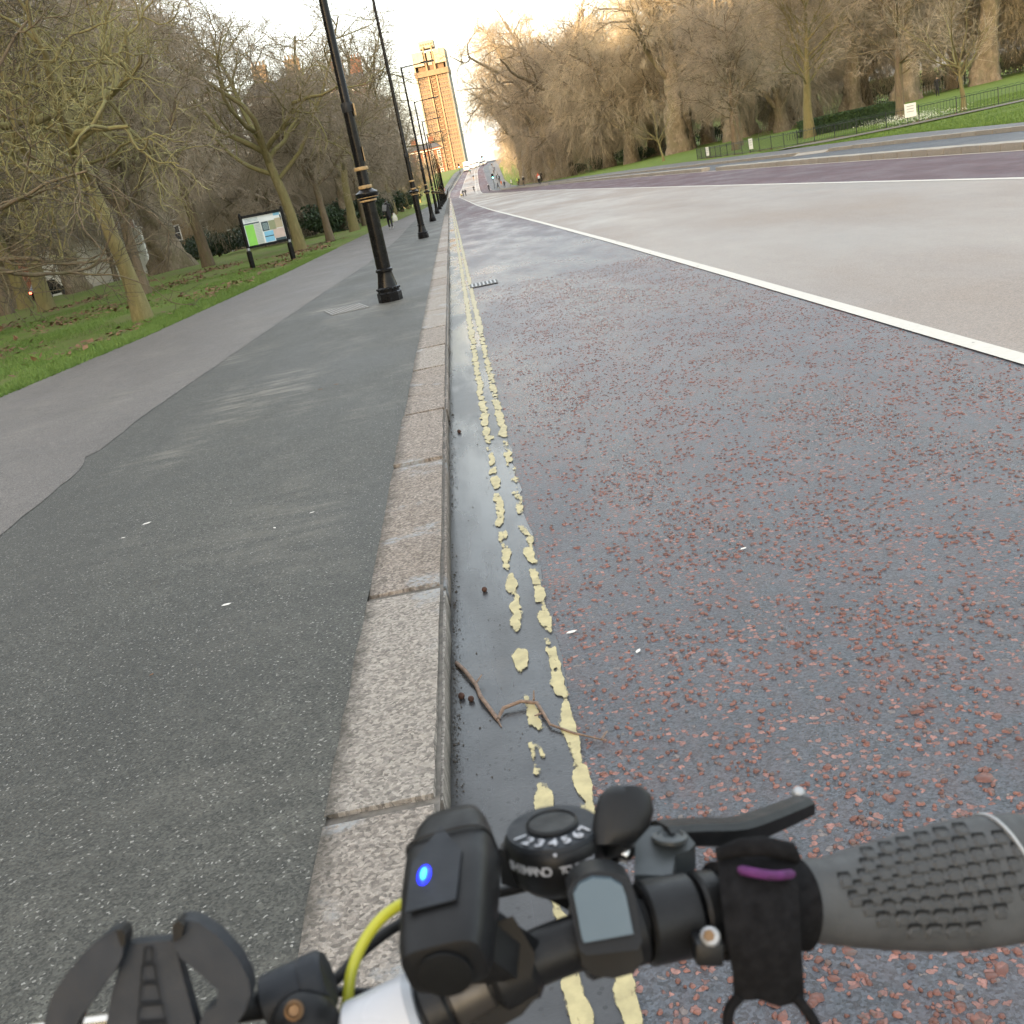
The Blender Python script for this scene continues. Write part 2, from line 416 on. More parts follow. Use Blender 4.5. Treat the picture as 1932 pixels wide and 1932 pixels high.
M['bark_plane'] = bark('plane_bark', (0.17, 0.135, 0.092), (0.37, 0.305, 0.215), (0.225, 0.195, 0.125), 3.4, 0.6, bump=0.10)
M['bark_brown'] = bark('brown_bark', (0.15, 0.112, 0.08), (0.27, 0.205, 0.145), (0.20, 0.17, 0.105), 9.0, 0.2, 0.25, bump=0.03)
M['bark_moss'] = bark('mossy_bark', (0.20, 0.165, 0.08), (0.33, 0.275, 0.14), (0.26, 0.21, 0.12), 11.0, 0.3, 0.55, (0.185, 0.19, 0.055), bump=0.015)
M['twig_brown'] = simple('twig_brown', (0.345, 0.288, 0.215), 0.85, 0.3, 1.2, objrand=0.15, spec=0.2)
M['twig_tan'] = simple('twig_tan', (0.43, 0.365, 0.262), 0.85, 0.3, 0.9, objrand=0.15, spec=0.2)
M['twig_grey'] = simple('twig_grey', (0.294, 0.244, 0.181), 0.85, 0.3, 1.0, objrand=0.15, spec=0.2)
M['twig_moss'] = simple('twig_moss', (0.294, 0.269, 0.131), 0.85, 0.35, 1.6, spec=0.2)
M['twig_dark'] = simple('twig_dark', (0.085, 0.072, 0.056), 0.85, 0.3, 1.6, spec=0.2)
M['evergreen'] = simple('evergreen_leaf', (0.030, 0.055, 0.022), 0.6, 0.5, 2.5, objrand=0.3)
M['hedge'] = simple('hedge_leaf', (0.030, 0.062, 0.014), 0.7, 0.5, 6)
M['litter'] = simple('dead_leaf', (0.165, 0.088, 0.045), 0.85, 0.5, 3)
M['petal'] = simple('white_petal', (0.75, 0.74, 0.60), 0.7, 0.15, 3)
M['black_paint'] = simple('black_gloss_paint', (0.006, 0.0062, 0.0068), 0.22, 0.4, 9, bump=0.0015, bscale=60, spec=0.2)
M['gold'] = simple('gold_paint', (0.33, 0.22, 0.10), 0.45, 0.3, 12)
M['dark_metal'] = simple('dark_steel', (0.022, 0.023, 0.025), 0.5, 0.35, 12, 0.2, spec=0.25)
M['grey_metal'] = simple('grey_steel', (0.33, 0.34, 0.35), 0.45, 0.25, 14, 0.6)
M['steel'] = simple('bright_steel', (0.62, 0.61, 0.58), 0.28, 0.15, 20, 1.0)
M['green_paint'] = simple('park_green_paint', (0.018, 0.036, 0.022), 0.45, 0.3, 8)
M['rail_dark'] = simple('dark_rail_paint', (0.020, 0.024, 0.022), 0.5, 0.3, 8)
M['white_paint'] = simple('white_paint', (0.72, 0.72, 0.68), 0.6, 0.08, 2)
# ------------------------------------------------------------------ lie of the land
_yt = [-400, 20, 35, 60, 100, 170, 230, 270, 300, 340, 410, 470, 540, 700, 1000, 3000]
_zt = [0, 0, -.01, -.06, -.2, -.5, -.8, -1.0, -.65, 1.2, 6.6, 9.0, 9.6, 7, 5, 5]
_yy = np.arange(-400, 3000, 2.0)
_k = np.hanning(15); _k /= _k.sum()
_zz = np.convolve(np.pad(np.interp(_yy, _yt, _zt), 7, mode='edge'), _k, 'valid')
def zr(y): return np.interp(y, _yy, _zz)
def curve(tab):
    ys, xs = zip(*tab)
    return lambda y: np.interp(y, ys, xs)
KX = curve([(-400, -.31), (290, -.31), (328, .35), (354, 2.26), (380, 4.25), (404, 6.15), (450, 10), (520, 17), (700, 30)])          # left kerb face
W1 = curve([(-400, 2.98), (5, 2.96), (11.6, 2.9), (20, 2.8), (36.7, 2.53), (60, 2.15), (86, 1.97), (178, 2.1), (275, 2.2), (320, 3.24), (354, 5.13), (384, 7.0), (400, 8.15), (450, 12), (520, 19), (700, 33)])
W2 = curve([(-400, 8.6), (16, 8.55), (26, 8.43), (47.6, 8.2), (111, 8.1), (153, 7.5), (244, 7.5), (299, 8.4), (342, 9.5), (370, 10.5), (394, 11.3), (450, 15), (520, 22), (700, 35)])
ED = curve([(-400, 11.6), (21, 11.6), (37, 11.85), (71, 12.0), (150, 11.5), (220, 11.2), (292, 10.9), (336, 11.9), (370, 12.6), (405, 13.6), (450, 17.5), (520, 24), (700, 37)])
GL = curve([(-400, -7.2), (0, -6.6), (13.3, -6.1), (18.2, -5.65), (31, -5.2), (59, -4.95), (103, -4.0), (150, -3.7), (290, -3.6), (354, -1.2), (404, 2.6), (520, 13), (700, 26)])
CK = curve([(-400, 15.9), (42, 15.9), (48, 15.2), (75, 15.0), (150, 14.2), (220, 13.6), (292, 13.2), (336, 14.2), (405, 16), (520, 27), (700, 40)])     # kerb beyond the cycle track
PV = curve([(-400, 17.0), (31.8, 17.3), (44, 18.7), (50, 18.4), (60, 17.9), (75, 17.9), (84, 18.6), (110, 18.2), (150, 17.3), (292, 17), (336, 17.5), (405, 20), (520, 31), (700, 44)])  # far edge of the park pavement
def zt(x, y):
    """ground height beside and under the road"""
    z = zr(y)
    gl = float(GL(y))
    if x < gl:
        d = gl - x
        return z + .11 - min(.01 * min(d, 14) + .035 * max(0, d - 14), 1.9)
    if x < 16.2: return z
    return z + .10 + .035 * min(max(x - 19, 0), 60)

YS = np.unique(np.concatenate([np.arange(-60, 2, 6.0), np.arange(0, 30, 1.0), np.arange(30, 120, 3.0), np.arange(120, 420, 6.0), np.arange(420, 720, 15.0)]))
def strip(name, xl, xr, mat, zo=0.0, ys=YS, nx=2, y0=-60, y1=700, jitter=0.0, kind='structure', parent=None, zf=None, edge=0.0):
    ys = np.concatenate([[y0], ys[(ys > y0) & (ys < y1)], [y1]])
    if jitter:
        ys = np.unique(np.concatenate([ys, np.arange(max(y0, 0), min(y1, 30), 0.16)]))
    V = []
    rg = random.Random(name)
    for y in ys:
        a, b = float(xl(y)) if callable(xl) else xl, float(xr(y)) if callable(xr) else xr
        if jitter and y < 45: b += rg.uniform(-jitter, jitter) * (1 if y < 30 else .3); a += edge * (rg.uniform(-1, 1) + math.sin(y * 3.1) + math.sin(y * 7.7)) * .4
        for i in range(nx):
            x = a + (b - a) * i / (nx - 1)
            z = (zf(x, y) if zf else float(zr(y))) + zo
            V.append((x, y, z))
    F = [(j * nx + i, j * nx + i + 1, (j + 1) * nx + i + 1, (j + 1) * nx + i) for j in range(len(ys) - 1) for i in range(nx - 1)]
    o = put(name, np_mesh(name, V, F, mat), parent)
    if kind and not parent: o['kind'] = kind
    return o

# terrain sheet reaching the horizon; under the carriageway it lies a little lower
def terrain():
    xs = np.unique(np.concatenate([np.linspace(-2600, -140, 12), np.linspace(-140, -30, 23), np.linspace(-30, -7, 24), np.arange(-7, 22, 0.5), np.linspace(22, 60, 20), np.linspace(60, 160, 12), np.linspace(160, 2600, 12)]))
    ys = np.unique(np.concatenate([np.linspace(-400, -60, 8), np.arange(-60, 0, 6.0), np.arange(0, 60, 1.5), np.arange(60, 150, 3.0), np.arange(150, 560, 8.0), np.linspace(560, 3000, 16)]))
    V = []
    for y in ys:
        gl, pv = float(GL(y)), float(PV(y))
        for x in xs:
            z = zt(x, y)
            if x < -150 or x > 120 or y > 640: z -= 0.3
            if gl - 0.25 < x < pv + 0.2: z = float(zr(y)) - 0.14
            elif x <= gl - 0.25: z += .035 * math.sin(x * 1.7 + y * .6) * math.sin(y * .9 - x * .5)
            else: z += .05 * math.sin(x * .7 + y * .4) * math.sin(y * .5)
            V.append((x, y, z))
    nx = len(xs)
    F = [(j * nx + i, j * nx + i + 1, (j + 1) * nx + i + 1, (j + 1) * nx + i) for j in range(len(ys) - 1) for i in range(nx - 1)]
    V = np.array(V); cx = np.array([V[list(f)].mean(0)[0] for f in F])
    me = np_mesh('ground', V, F, [M['grass'], M['lawn']], True, mi=(cx > 5).astype(int))
    tag(put('ground', me), kind='structure')
terrain()

strip('road', lambda y: KX(y) - .02, lambda y: ED(y) + .5, M['road'], nx=3)
strip('gutter', lambda y: KX(y) - .02, lambda y: KX(y) + .36, M['gutter'], .004, jitter=.012, y1=290)
strip('far_lane', lambda y: W2(y) - .02, lambda y: ED(y) + .2, M['road_dry'], .003, nx=3)
strip('buff_surfacing', W1, W2, M['beige'], .004, nx=3)
strip('pavement', GL, lambda y: KX(y) - .296, M['pave'], .1085, nx=2, jitter=.007)
seam = curve([(-60, -3.2), (5.86, -2.97), (7.4, -3.02), (7.9, -3.16), (8.0, -3.08), (9.3, -3.12), (14.1, -2.97), (20, -2.75), (26.9, -2.44), (40, -2.3), (60, -2.5), (103, -2.7), (290, -2.7)])
strip('old_pavement', lambda y: GL(y) - .06, seam, M['path'], .112, jitter=.008, edge=.05, y1=103)
strip('cycle_track', lambda y: ED(y) + .5, CK, M['cycle'], .003)
strip('park_pavement', lambda y: CK(y) + .02, PV, M['pave_r'], .105, nx=3)
# the path that leaves the park pavement and runs along the railings, and the lawn in front of it
FEN = [(19.4, 83.5), (18.9, 74), (18.9, 66), (19.6, 59), (20.9, 54.2), (23.1, 50.6), (25.4, 48.4), (29, 46.4), (34, 44.5), (40, 43)]
def along(P, step):
    P = [Vector((p[0], p[1], 0)) for p in P]; out = []; carry = 0.0
    for a, b in zip(P, P[1:]):
        L = (b - a).length; d = carry
        while d < L: out.append(a + (b - a) * (d / L)); d += step
        carry = d - L
    return out
def ribbon(name, P, o0, o1, mat, zo):
    P = along(P, .8); V = []
    for i, p in enumerate(P):
        t = (P[min(i + 1, len(P) - 1)] - P[max(i - 1, 0)]).normalized(); n = Vector((t.y, -t.x, 0))
        for o in (o0, o1):
            q = p + n * o; V.append((q.x, q.y, zt(q.x, q.y) + zo))
    o = put(name, np_mesh(name, V, [(2 * i, 2 * i + 1, 2 * i + 3, 2 * i + 2) for i in range(len(P) - 1)], mat)); o['kind'] = 'structure'
ribbon('park_path', FEN[3:], .25, 2.0, M['sandpath'], .075)

# ------------------------------------------------------------------ painted lines
def line(name, cx, w, mat, y0, y1, zo=.009):
    return strip(name, lambda y: cx(y) - w / 2, lambda y: cx(y) + w / 2, mat, zo, y0=y0, y1=y1)
line('yellow_line', lambda y: KX(y) + .240, .078, M['yellow'], -20, 6.2)
line('yellow_line', lambda y: KX(y) + .240, .078, M['yellow_mid'], 6.2, 11)
line('yellow_line', lambda y: KX(y) + .340, .078, M['yellow'], -20, 6.2)
line('yellow_line', lambda y: KX(y) + .340, .078, M['yellow_mid'], 6.2, 11)
line('yellow_line', lambda y: KX(y) + .240, .078, M['yellow_far'], 11, 120)
line('yellow_line', lambda y: KX(y) + .340, .078, M['yellow_far'], 11, 120)
line('white_line', lambda y: W1(y) + .0, .13, M['white'], -60, 700)
line('white_line', lambda y: W2(y) - .0, .13, M['white'], -60, 700)
line('edge_line', lambda y: ED(y) + .10, .12, M['cream'], -60, 330)
strip('stop_line', KX, W1, M['cream'], .009, y0=268, y1=269.2)
strip('lane_line', lambda y: W2(y) - 1.1, lambda y: W2(y) - .95, M['white'], .009, y0=275, y1=430)
strip('ramp_band', W1, lambda y: W2(y) - 1.2, M['cream'], .012, y0=330, y1=336)

# ------------------------------------------------------------------ left granite kerb, stone by stone
kerb = empty('kerb', kind='structure')
joints = [-3.6, -2.2, -.75, .62, 2.2, 3.64, 5.57, 6.92, 7.6, 8.76, 10.0, 11.43, 13.18, 14.82, 16.62]
rk = random.Random(3)
while joints[-1] < 290: joints.append(joints[-1] + rk.uniform(1.15, 1.8))
def stone_mesh(name, w, l, h, bev, mat, seed, amp=.004, nl=8):
    """one dressed stone, slightly uneven, arrises rounded"""
    rg = random.Random(seed); bm = bmesh.new(); bmesh.ops.create_cube(bm, size=1)
    for v in bm.verts: v.co = Vector((v.co.x * w, v.co.y * l, v.co.z * h))
    bmesh.ops.bevel(bm, geom=list(bm.edges), offset=bev, segments=2, affect='EDGES')
    ed = [e for e in bm.edges if abs(e.verts[0].co.y - e.verts[1].co.y) > l * .5]
    bmesh.ops.subdivide_edges(bm, edges=ed, cuts=nl, use_grid_fill=True)
    for v in bm.verts:
        v.co += Vector((rg.uniform(-amp, amp), rg.uniform(-amp, amp) * .8, rg.uniform(-amp, amp)))
    me = bpy.data.meshes.new(name); bm.to_mesh(me); bm.free()
    me.materials.append(mat)
    me.polygons.foreach_set('use_smooth', [True] * len(me.polygons)); me.set_sharp_from_angle(angle=RAD(50))
    return me
for i, (a, b) in enumerate(zip(joints, joints[1:])):
    if b > 110: break
    near = b < 14
    g = .013 if near else .010
    me = stone_mesh('kerb_stone', .318, b - a - g, .24, .02, M['granite'], i, .0035 if near else .002, 10 if near else 3)
    cy = (a + b) / 2
    o = put('kerb_stone', me, kerb, (-.471 + rk.uniform(-.004, .004), cy, float(zr(cy)) - .006 + rk.uniform(-.004, .004)))
    o.rotation_euler = (math.atan(float(zr(b) - zr(a)) / (b - a)), 0, rk.uniform(-.003, .003))
far = MB()
for a, b in zip(joints, joints[1:]):
    if a < 108.0 or b > 289: continue
    cy = (a + b) / 2; far.box((-.471, cy, float(zr(cy)) - .006), (.318, b - a - .012, .24))
o = far.build('far_kerb_stones', M['granite'], kerb); o['kind'] = 'stuff'
strip('kerb_bed', lambda y: KX(y) - .30, lambda y: KX(y) - .01, M['joint'], .098, y1=290, parent=kerb)
strip('kerb_run', lambda y: KX(y) - .31, KX, M['kerb_r'], .115, y0=289, y1=700, parent=kerb)

# ------------------------------------------------------------------ pale kerb of the separating island, stone by stone, and the park kerb
isl = empty('island_kerb', kind='structure')
def run(parent, X, w, y0, y1, ls, h, mat, base=-.03, skip=(), one_until=200, name='kerb_stone'):
    y = y0; rg = random.Random(int(y0 * 10)); mass = MB()
    protos = [stone_mesh(name, w, ls - .014, h, .015, mat, 100 + q, .003, 2) for q in range(4)]
    while y < y1:
        cy = y + ls / 2
        if not any(a <= cy <= b for a, b in skip):
            x = float(X(cy)) + w / 2; z = float(zr(cy)) + base + h / 2 + rg.uniform(-.004, .004)
            ang = -math.atan((float(X(cy + .5)) - float(X(cy - .5))))
            if cy < one_until:
                o = put(name, protos[rg.randrange(4)], parent, (x, cy, z), ang)
            else: mass.box((x, cy, z), (w, ls - .014, h))
        y += ls
    if mass.V: mass.build('far_kerb_stones', mat, parent)['kind'] = 'stuff'
run(isl, lambda y: ED(y) + .22, .42, 8, 240, .93, .19, M['kerb_r'], skip=[(49.3, 51.6), (128, 134)], one_until=112)
pk = empty('park_kerb', kind='structure')
run(pk, lambda y: CK(y) - .06, .2, 8, 290, 1.0, .19, M['kerb_r'], base=-.06, skip=[(44.4, 47.2)], one_until=112)
drop = MB()
for k in range(3):
    a, b = 44.0 + k, 44.99 + k; xa, xb = float(CK(a)), float(CK(b)); za, zb = float(zr(a)), float(zr(b))
    drop.add([(xa - .22, a, za - .05), (xb - .22, b, zb - .05), (xb - .22, b, zb + .012), (xa - .22, a, za + .012), (xa + .05, a, za - .05), (xb + .05, b, zb - .05), (xb + .05, b, zb + .108), (xa + .05, a, za + .108)],
             [(0, 1, 2, 3), (4, 7, 6, 5), (3, 2, 6, 7), (0, 3, 7, 4), (1, 5, 6, 2)])
drop.build('dropped_kerb', M['kerb_r'], pk)
# ------------------------------------------------------------------ bare winter trees
def norm(a): return a / np.maximum(np.linalg.norm(a, axis=-1, keepdims=True), 1e-9)
def paths(rg, st, d, L, S, wander, trop):
    N = len(st); P = np.zeros((N, S + 1, 3)); P[:, 0] = st; d = norm(d.copy())
    step = (L / S)[:, None]
    for i in range(S):
        P[:, i + 1] = P[:, i] + d * step
        d = norm(d + rg.normal(0, wander, (N, 3)) + np.array([0, 0, trop]))
    return P
def tubes(P, r0, r1, k, pw=1.0):
    N, S, _ = P.shape
    T = np.empty_like(P); T[:, 1:-1] = P[:, 2:] - P[:, :-2]; T[:, 0] = P[:, 1] - P[:, 0]; T[:, -1] = P[:, -1] - P[:, -2]
    T = norm(T)
    ref = np.where(np.abs(T[:, :1, 2:3]) < 0.8, np.array([[[0, 0, 1.0]]]), np.array([[[1.0, 0, 0]]]))
    U = norm(np.cross(T, np.broadcast_to(ref, T.shape))); W = np.cross(T, U)
    t = np.linspace(0, 1, S) ** pw
    R = r0[:, None] * (1 - t) + r1[:, None] * t
    a = np.arange(k) * 2 * np.pi / k
    V = P[:, :, None, :] + R[:, :, None, None] * (U[:, :, None, :] * np.cos(a)[None, None, :, None] + W[:, :, None, :] * np.sin(a)[None, None, :, None])
    idx = np.arange(N * S * k).reshape(N, S, k)
    A = idx[:, :-1]; B = idx[:, 1:]
    F = np.stack([A, np.roll(A, -1, 2), np.roll(B, -1, 2), B], -1).reshape(-1, 4)
    return V.reshape(-1, 3), F
def children(rg, P, n, t0, t1, ang, ang_sd, flat=0.0):
    """n child starts and directions along each path of P; returns start, dir, t, parent index"""
    N, S, _ = P.shape
    t = np.sort(rg.uniform(t0, t1, (N, n)), axis=1) if n > 1 else rg.uniform(t0, t1, (N, n))
    f = t * (S - 1); i = np.minimum(f.astype(int), S - 2); w = (f - i)[..., None]
    ar = np.arange(N)[:, None]
    st = P[ar, i] * (1 - w) + P[ar, i + 1] * w
    T = norm(P[ar, i + 1] - P[ar, i])
    az = rg.uniform(0, 2 * np.pi, (N, 1)) + np.arange(n)[None, :] * 2.4 + rg.normal(0, .4, (N, n))
    ref = np.where(np.abs(T[..., 2:3]) < .85, np.array([0, 0, 1.0]), np.array([1.0, 0, 0]))
    U = norm(np.cross(T, np.broadcast_to(ref, T.shape))); W = np.cross(T, U)
    a = np.radians(rg.normal(ang, ang_sd, (N, n)))[..., None]
    d = T * np.cos(a) + (U * np.cos(az)[..., None] + W * np.sin(az)[..., None]) * np.sin(a)
    if flat: d[..., 2] *= (1 - flat); d = norm(d)
    return st.reshape(-1, 3), d.reshape(-1, 3), t.ravel(), np.repeat(np.arange(N), n)

def grow(seed, trunk, r, levels, twigs, bark_m, twig_m, flare=1.5, lean=(0, 0), k0=12, wob=.05, knobs=0.0, topr=.62):
    """trunk: height of the bole; levels: dicts of limb orders, coarse to fine; the finest 'twigs' orders make the crown"""
    rg = np.random.default_rng(seed)
    S = 12 if k0 < 18 else 26
    P0 = paths(rg, np.zeros((1, 3)), np.array([[lean[0], lean[1], 1.0]]), np.array([trunk]), S, wob, .12)
    V, F = tubes(P0, np.array([r]), np.array([r * topr]), k0)
    V = V.reshape(S + 1, k0, 3)
    hz = np.linspace(0, 1, S + 1)
    fl = 1 + (flare - 1) * np.exp(-hz * trunk / (r * 2.2))
    ctr = P0[0][:, None, :]
    lump = 1 + rg.normal(0, .03 + knobs * .5, (S + 1, k0, 1)) * np.clip(1.3 - hz, .25, 1)[:, None, None]
    an = np.arange(k0)[None, :, None] * 2 * np.pi / k0; zz_ = (hz * trunk)[:, None, None]
    for q in range(7): lump = lump + knobs * 1.1 * np.sin((q % 4 + 1) * an + rg.uniform(.8, 3.2) * zz_ / max(r, .2) + rg.uniform(0, 6)) * np.clip(1.25 - hz, .3, 1)[:, None, None] * .5
    lob = 1 + .16 * np.exp(-hz * trunk / (r * 3))[:, None, None] * np.cos(np.arange(k0) * 2 * np.pi / k0 * 4 + 1)[None, :, None]
    V = (ctr + (V - ctr) * fl[:, None, None] * lump * lob)
    V[0, :, 2] -= .25
    VS, FS = [V.reshape(-1, 3)], [F]; off = len(VS[0])
    cv, cf, co = [], [], 0
    Pp, Rp = P0, np.array([r])
    Rend = np.array([r * topr])
    for li, lv in enumerate(levels):
        st, d, t, pi = children(rg, Pp, lv['n'], lv.get('t0', .35), lv.get('t1', 1.0), lv['ang'], lv.get('sd', 12), lv.get('flat', 0))
        L = lv['len'] * rg.uniform(.6, 1.25, len(st)) * (1 - lv.get('taper', .45) * t)
        P = paths(rg, st, d, L, lv['S'], lv['w'], lv.get('up', 0.0))
        rp = Rp[pi] * (1 - t) + Rend[pi] * t
        r0 = np.minimum(rp * .85, lv['r'] * rg.uniform(.7, 1.2, len(st))) if lv['r'] > .012 else np.full(len(st), lv['r'])
        r1 = r0 * lv.get('end', .3)
        v, f = tubes(P, r0, r1, lv['k'])
        if li < len(levels) - twigs: VS.append(v); FS.append(f + off); off += len(v)
        else: cv.append(v); cf.append(f + co); co += len(v)
        Pp, Rp, Rend = P, r0, r1
    tm = np_mesh('trunk', np.concatenate(VS), np.concatenate(FS), bark_m, True)
    cm = np_mesh('crown', np.concatenate(cv), np.concatenate(cf), twig_m, True)
    return tm, cm

TREE = {
    # tall London planes: stout flaked trunk, sinuous ascending limbs, drooping fine ends
    'plane_a': grow(11, 9.5, .92, [dict(n=7, t0=.5, ang=34, sd=12, len=15, S=9, w=.17, up=.05, r=.36, k=8, taper=.2), dict(n=7, t0=.25, ang=48, len=6.5, S=7, w=.2, up=.02, r=.13, k=6),
        dict(n=6, t0=.2, ang=50, len=3.2, S=5, w=.24, up=-.04, r=.05, k=4), dict(n=7, t0=.1, ang=48, len=1.9, S=4, w=.22, up=-.14, r=.02, k=3, end=.6), dict(n=4, t0=.1, ang=42, len=1.1, S=2, w=.2, up=-.16, r=.011, k=3, end=.8)], 2, M['bark_plane'], M['twig_tan'], 1.55, knobs=.085, k0=22),
    'plane_b': grow(12, 11.0, .85, [dict(n=8, t0=.45, ang=42, sd=14, len=13.5, S=9, w=.18, up=.04, r=.32, k=8, taper=.25), dict(n=7, t0=.2, ang=50, len=6.0, S=7, w=.22, up=.0, r=.12, k=6),
        dict(n=6, t0=.2, ang=50, len=3.0, S=5, w=.24, up=-.05, r=.045, k=4), dict(n=6, t0=.1, ang=48, len=1.9, S=4, w=.22, up=-.16, r=.02, k=3, end=.6), dict(n=4, t0=.1, ang=42, len=1.1, S=2, w=.2, up=-.18, r=.011, k=3, end=.8)], 2, M['bark_plane'], M['twig_brown'], 1.6, knobs=.09, k0=22),
    # planes whose curtains of fine twigs hang almost to the ground
    'weep_a': grow(21, 9.0, .70, [dict(n=9, t0=.35, ang=46, sd=14, len=12.5, S=8, w=.15, up=.03, r=.34, k=7, taper=.25), dict(n=8, t0=.2, ang=55, len=5.2, S=6, w=.2, up=-.05, r=.13, k=5),
        dict(n=7, t0=.15, ang=55, len=3.6, S=5, w=.16, up=-.2, r=.032, k=4), dict(n=7, t0=.1, ang=36, len=2.6, S=4, w=.1, up=-.34, r=.016, k=3, end=.7), dict(n=3, t0=.1, ang=30, len=1.7, S=2, w=.1, up=-.35, r=.011, k=3, end=.8)], 2, M['bark_plane'], M['twig_tan'], 1.5, k0=14),
    'weep_b': grow(22, 7.0, .66, [dict(n=9, t0=.3, ang=56, sd=14, len=11.0, S=8, w=.16, up=.02, r=.32, k=7, taper=.3), dict(n=8, t0=.2, ang=55, len=5.0, S=6, w=.2, up=-.08, r=.12, k=5),
        dict(n=7, t0=.15, ang=55, len=3.6, S=5, w=.16, up=-.24, r=.03, k=4), dict(n=7, t0=.1, ang=36, len=2.6, S=4, w=.1, up=-.36, r=.016, k=3, end=.7), dict(n=3, t0=.1, ang=30, len=1.7, S=2, w=.1, up=-.35, r=.011, k=3, end=.8)], 2, M['bark_plane'], M['twig_brown'], 1.5, k0=14),
    # street-side trees of the left verge
    'verge_a': grow(31, 5.0, .25, [dict(n=8, t0=.55, ang=48, sd=12, len=7.5, S=9, w=.2, up=.06, r=.13, k=7, taper=.3), dict(n=8, t0=.15, ang=50, len=3.6, S=7, w=.24, up=.0, r=.045, k=5),
        dict(n=7, t0=.1, ang=50, len=1.9, S=5, w=.24, up=-.05, r=.018, k=4, end=.5), dict(n=5, t0=.1, ang=46, len=1.05, S=4, w=.2, up=-.08, r=.0085, k=3, end=.7), dict(n=3, t0=.1, ang=42, len=.55, S=2, w=.2, up=-.05, r=.005, k=3, end=.8)], 2, M['bark_moss'], M['twig_grey'], 1.35),
    'verge_b': grow(32, 5.6, .23, [dict(n=9, t0=.45, ang=40, sd=12, len=8.5, S=9, w=.18, up=.07, r=.10, k=7, taper=.3), dict(n=8, t0=.15, ang=50, len=3.6, S=7, w=.24, up=.0, r=.04, k=5),
        dict(n=7, t0=.1, ang=50, len=1.9, S=5, w=.24, up=-.1, r=.017, k=4, end=.5), dict(n=7, t0=.1, ang=46, len=1.1, S=4, w=.2, up=-.14, r=.0085, k=3, end=.7), dict(n=4, t0=.1, ang=42, len=.55, S=2, w=.2, up=-.1, r=.005, k=3, end=.8)], 2, M['bark_brown'], M['twig_brown'], 1.3),
    # the mossy, twisted tree nearest the pavement
    'moss': grow(47, 4.0, .155, [dict(n=9, t0=.62, ang=66, sd=12, len=4.8, S=12, w=.24, up=.03, r=.098, k=8, taper=.25), dict(n=6, t0=.2, ang=50, len=2.5, S=9, w=.30, up=.0, r=.042, k=6),
        dict(n=5, t0=.1, ang=52, len=1.35, S=7, w=.30, up=.0, r=.017, k=5, end=.5), dict(n=4, t0=.1, ang=50, len=.75, S=5, w=.28, up=.0, r=.0075, k=3, end=.6), dict(n=2, t0=.2, ang=45, len=.38, S=3, w=.25, up=.0, r=.004, k=3, end=.7)], 2, M['bark_moss'], M['twig_moss'], 1.45, k0=14, wob=.04),
    # low dark branches reaching in from the left
    'dark': grow(53, 3.2, .17, [dict(n=7, t0=.5, ang=74, sd=10, len=6.0, S=12, w=.16, up=.015, r=.075, k=8, taper=.2), dict(n=7, t0=.2, ang=45, len=2.8, S=8, w=.2, up=-.02, r=.028, k=5),
        dict(n=6, t0=.1, ang=48, len=1.4, S=6, w=.22, up=-.02, r=.011, k=4, end=.5), dict(n=5, t0=.1, ang=45, len=.7, S=4, w=.2, up=-.02, r=.006, k=3, end=.7)], 1, M['bark_brown'], M['twig_dark'], 1.4),
    # young upright trees on the lawn
    'young_a': grow(61, 8.5, .235, [dict(n=34, t0=.24, ang=58, sd=9, len=4.6, S=7, w=.12, up=.05, r=.055, k=5, taper=.55), dict(n=8, t0=.15, ang=46, len=1.9, S=5, w=.16, up=.0, r=.02, k=4),
        dict(n=6, t0=.1, ang=44, len=1.0, S=3, w=.16, up=-.03, r=.011, k=3, end=.7), dict(n=5, t0=.1, ang=42, len=.55, S=2, w=.16, up=0, r=.007, k=3, end=.8)], 2, M['bark_brown'], M['twig_brown'], 1.4, wob=.02, topr=.12),
    'young_b': grow(62, 7.0, .25, [dict(n=26, t0=.26, ang=50, sd=10, len=5.2, S=7, w=.12, up=.06, r=.06, k=5, taper=.5), dict(n=8, t0=.15, ang=46, len=2.1, S=5, w=.16, up=.0, r=.02, k=4),
        dict(n=6, t0=.1, ang=44, len=1.1, S=3, w=.16, up=-.05, r=.011, k=3, end=.7), dict(n=5, t0=.1, ang=42, len=.6, S=2, w=.16, up=-.03, r=.007, k=3, end=.8)], 2, M['bark_moss'], M['twig_grey'], 1.4, wob=.02, topr=.14),
    'sapling': grow(63, 2.3, .12, [dict(n=8, t0=.6, ang=38, sd=10, len=4.2, S=7, w=.1, up=.06, r=.045, k=5, taper=.2), dict(n=7, t0=.15, ang=34, len=1.8, S=5, w=.12, up=.03, r=.016, k=4),
        dict(n=6, t0=.1, ang=36, len=1.0, S=3, w=.14, up=.02, r=.008, k=3, end=.7)], 1, M['bark_moss'], M['twig_tan'], 1.3),
}
TREES = 0
def tree(kind, x, y, label, s=1.0, rz=None, group=None, name='bare_tree', sz=None, tilt=None):
    global TREES
    TREES += 1
    rg = random.Random(TREES * 13)
    tm, cm = TREE[kind]
    e = empty(name, (x, y, zt(x, y) - .03), rg.uniform(0, 6.28) if rz is None else rz, label, 'tree', group)
    e.scale = (s, s, s * (sz or 1))
    if tilt: e.rotation_euler[0], e.rotation_euler[1] = tilt
    put('trunk', tm, e); put('crown', cm, e)
    return e
VG, RG = 'trees along the left verge', 'trees of the park on the right'
tree('moss', -7.1, 23.1, 'mossy green bare tree with twisted limbs, nearest the pavement', 1.1, .6, VG)
tree('dark', -10.3, 20.0, 'bare tree with low dark branches reaching in at the left edge', 1.0, 2.2, VG)
tree('verge_a', -8.0, 54.5, 'pale-trunked bare tree just behind the information board', 1.15, 1.0, VG)
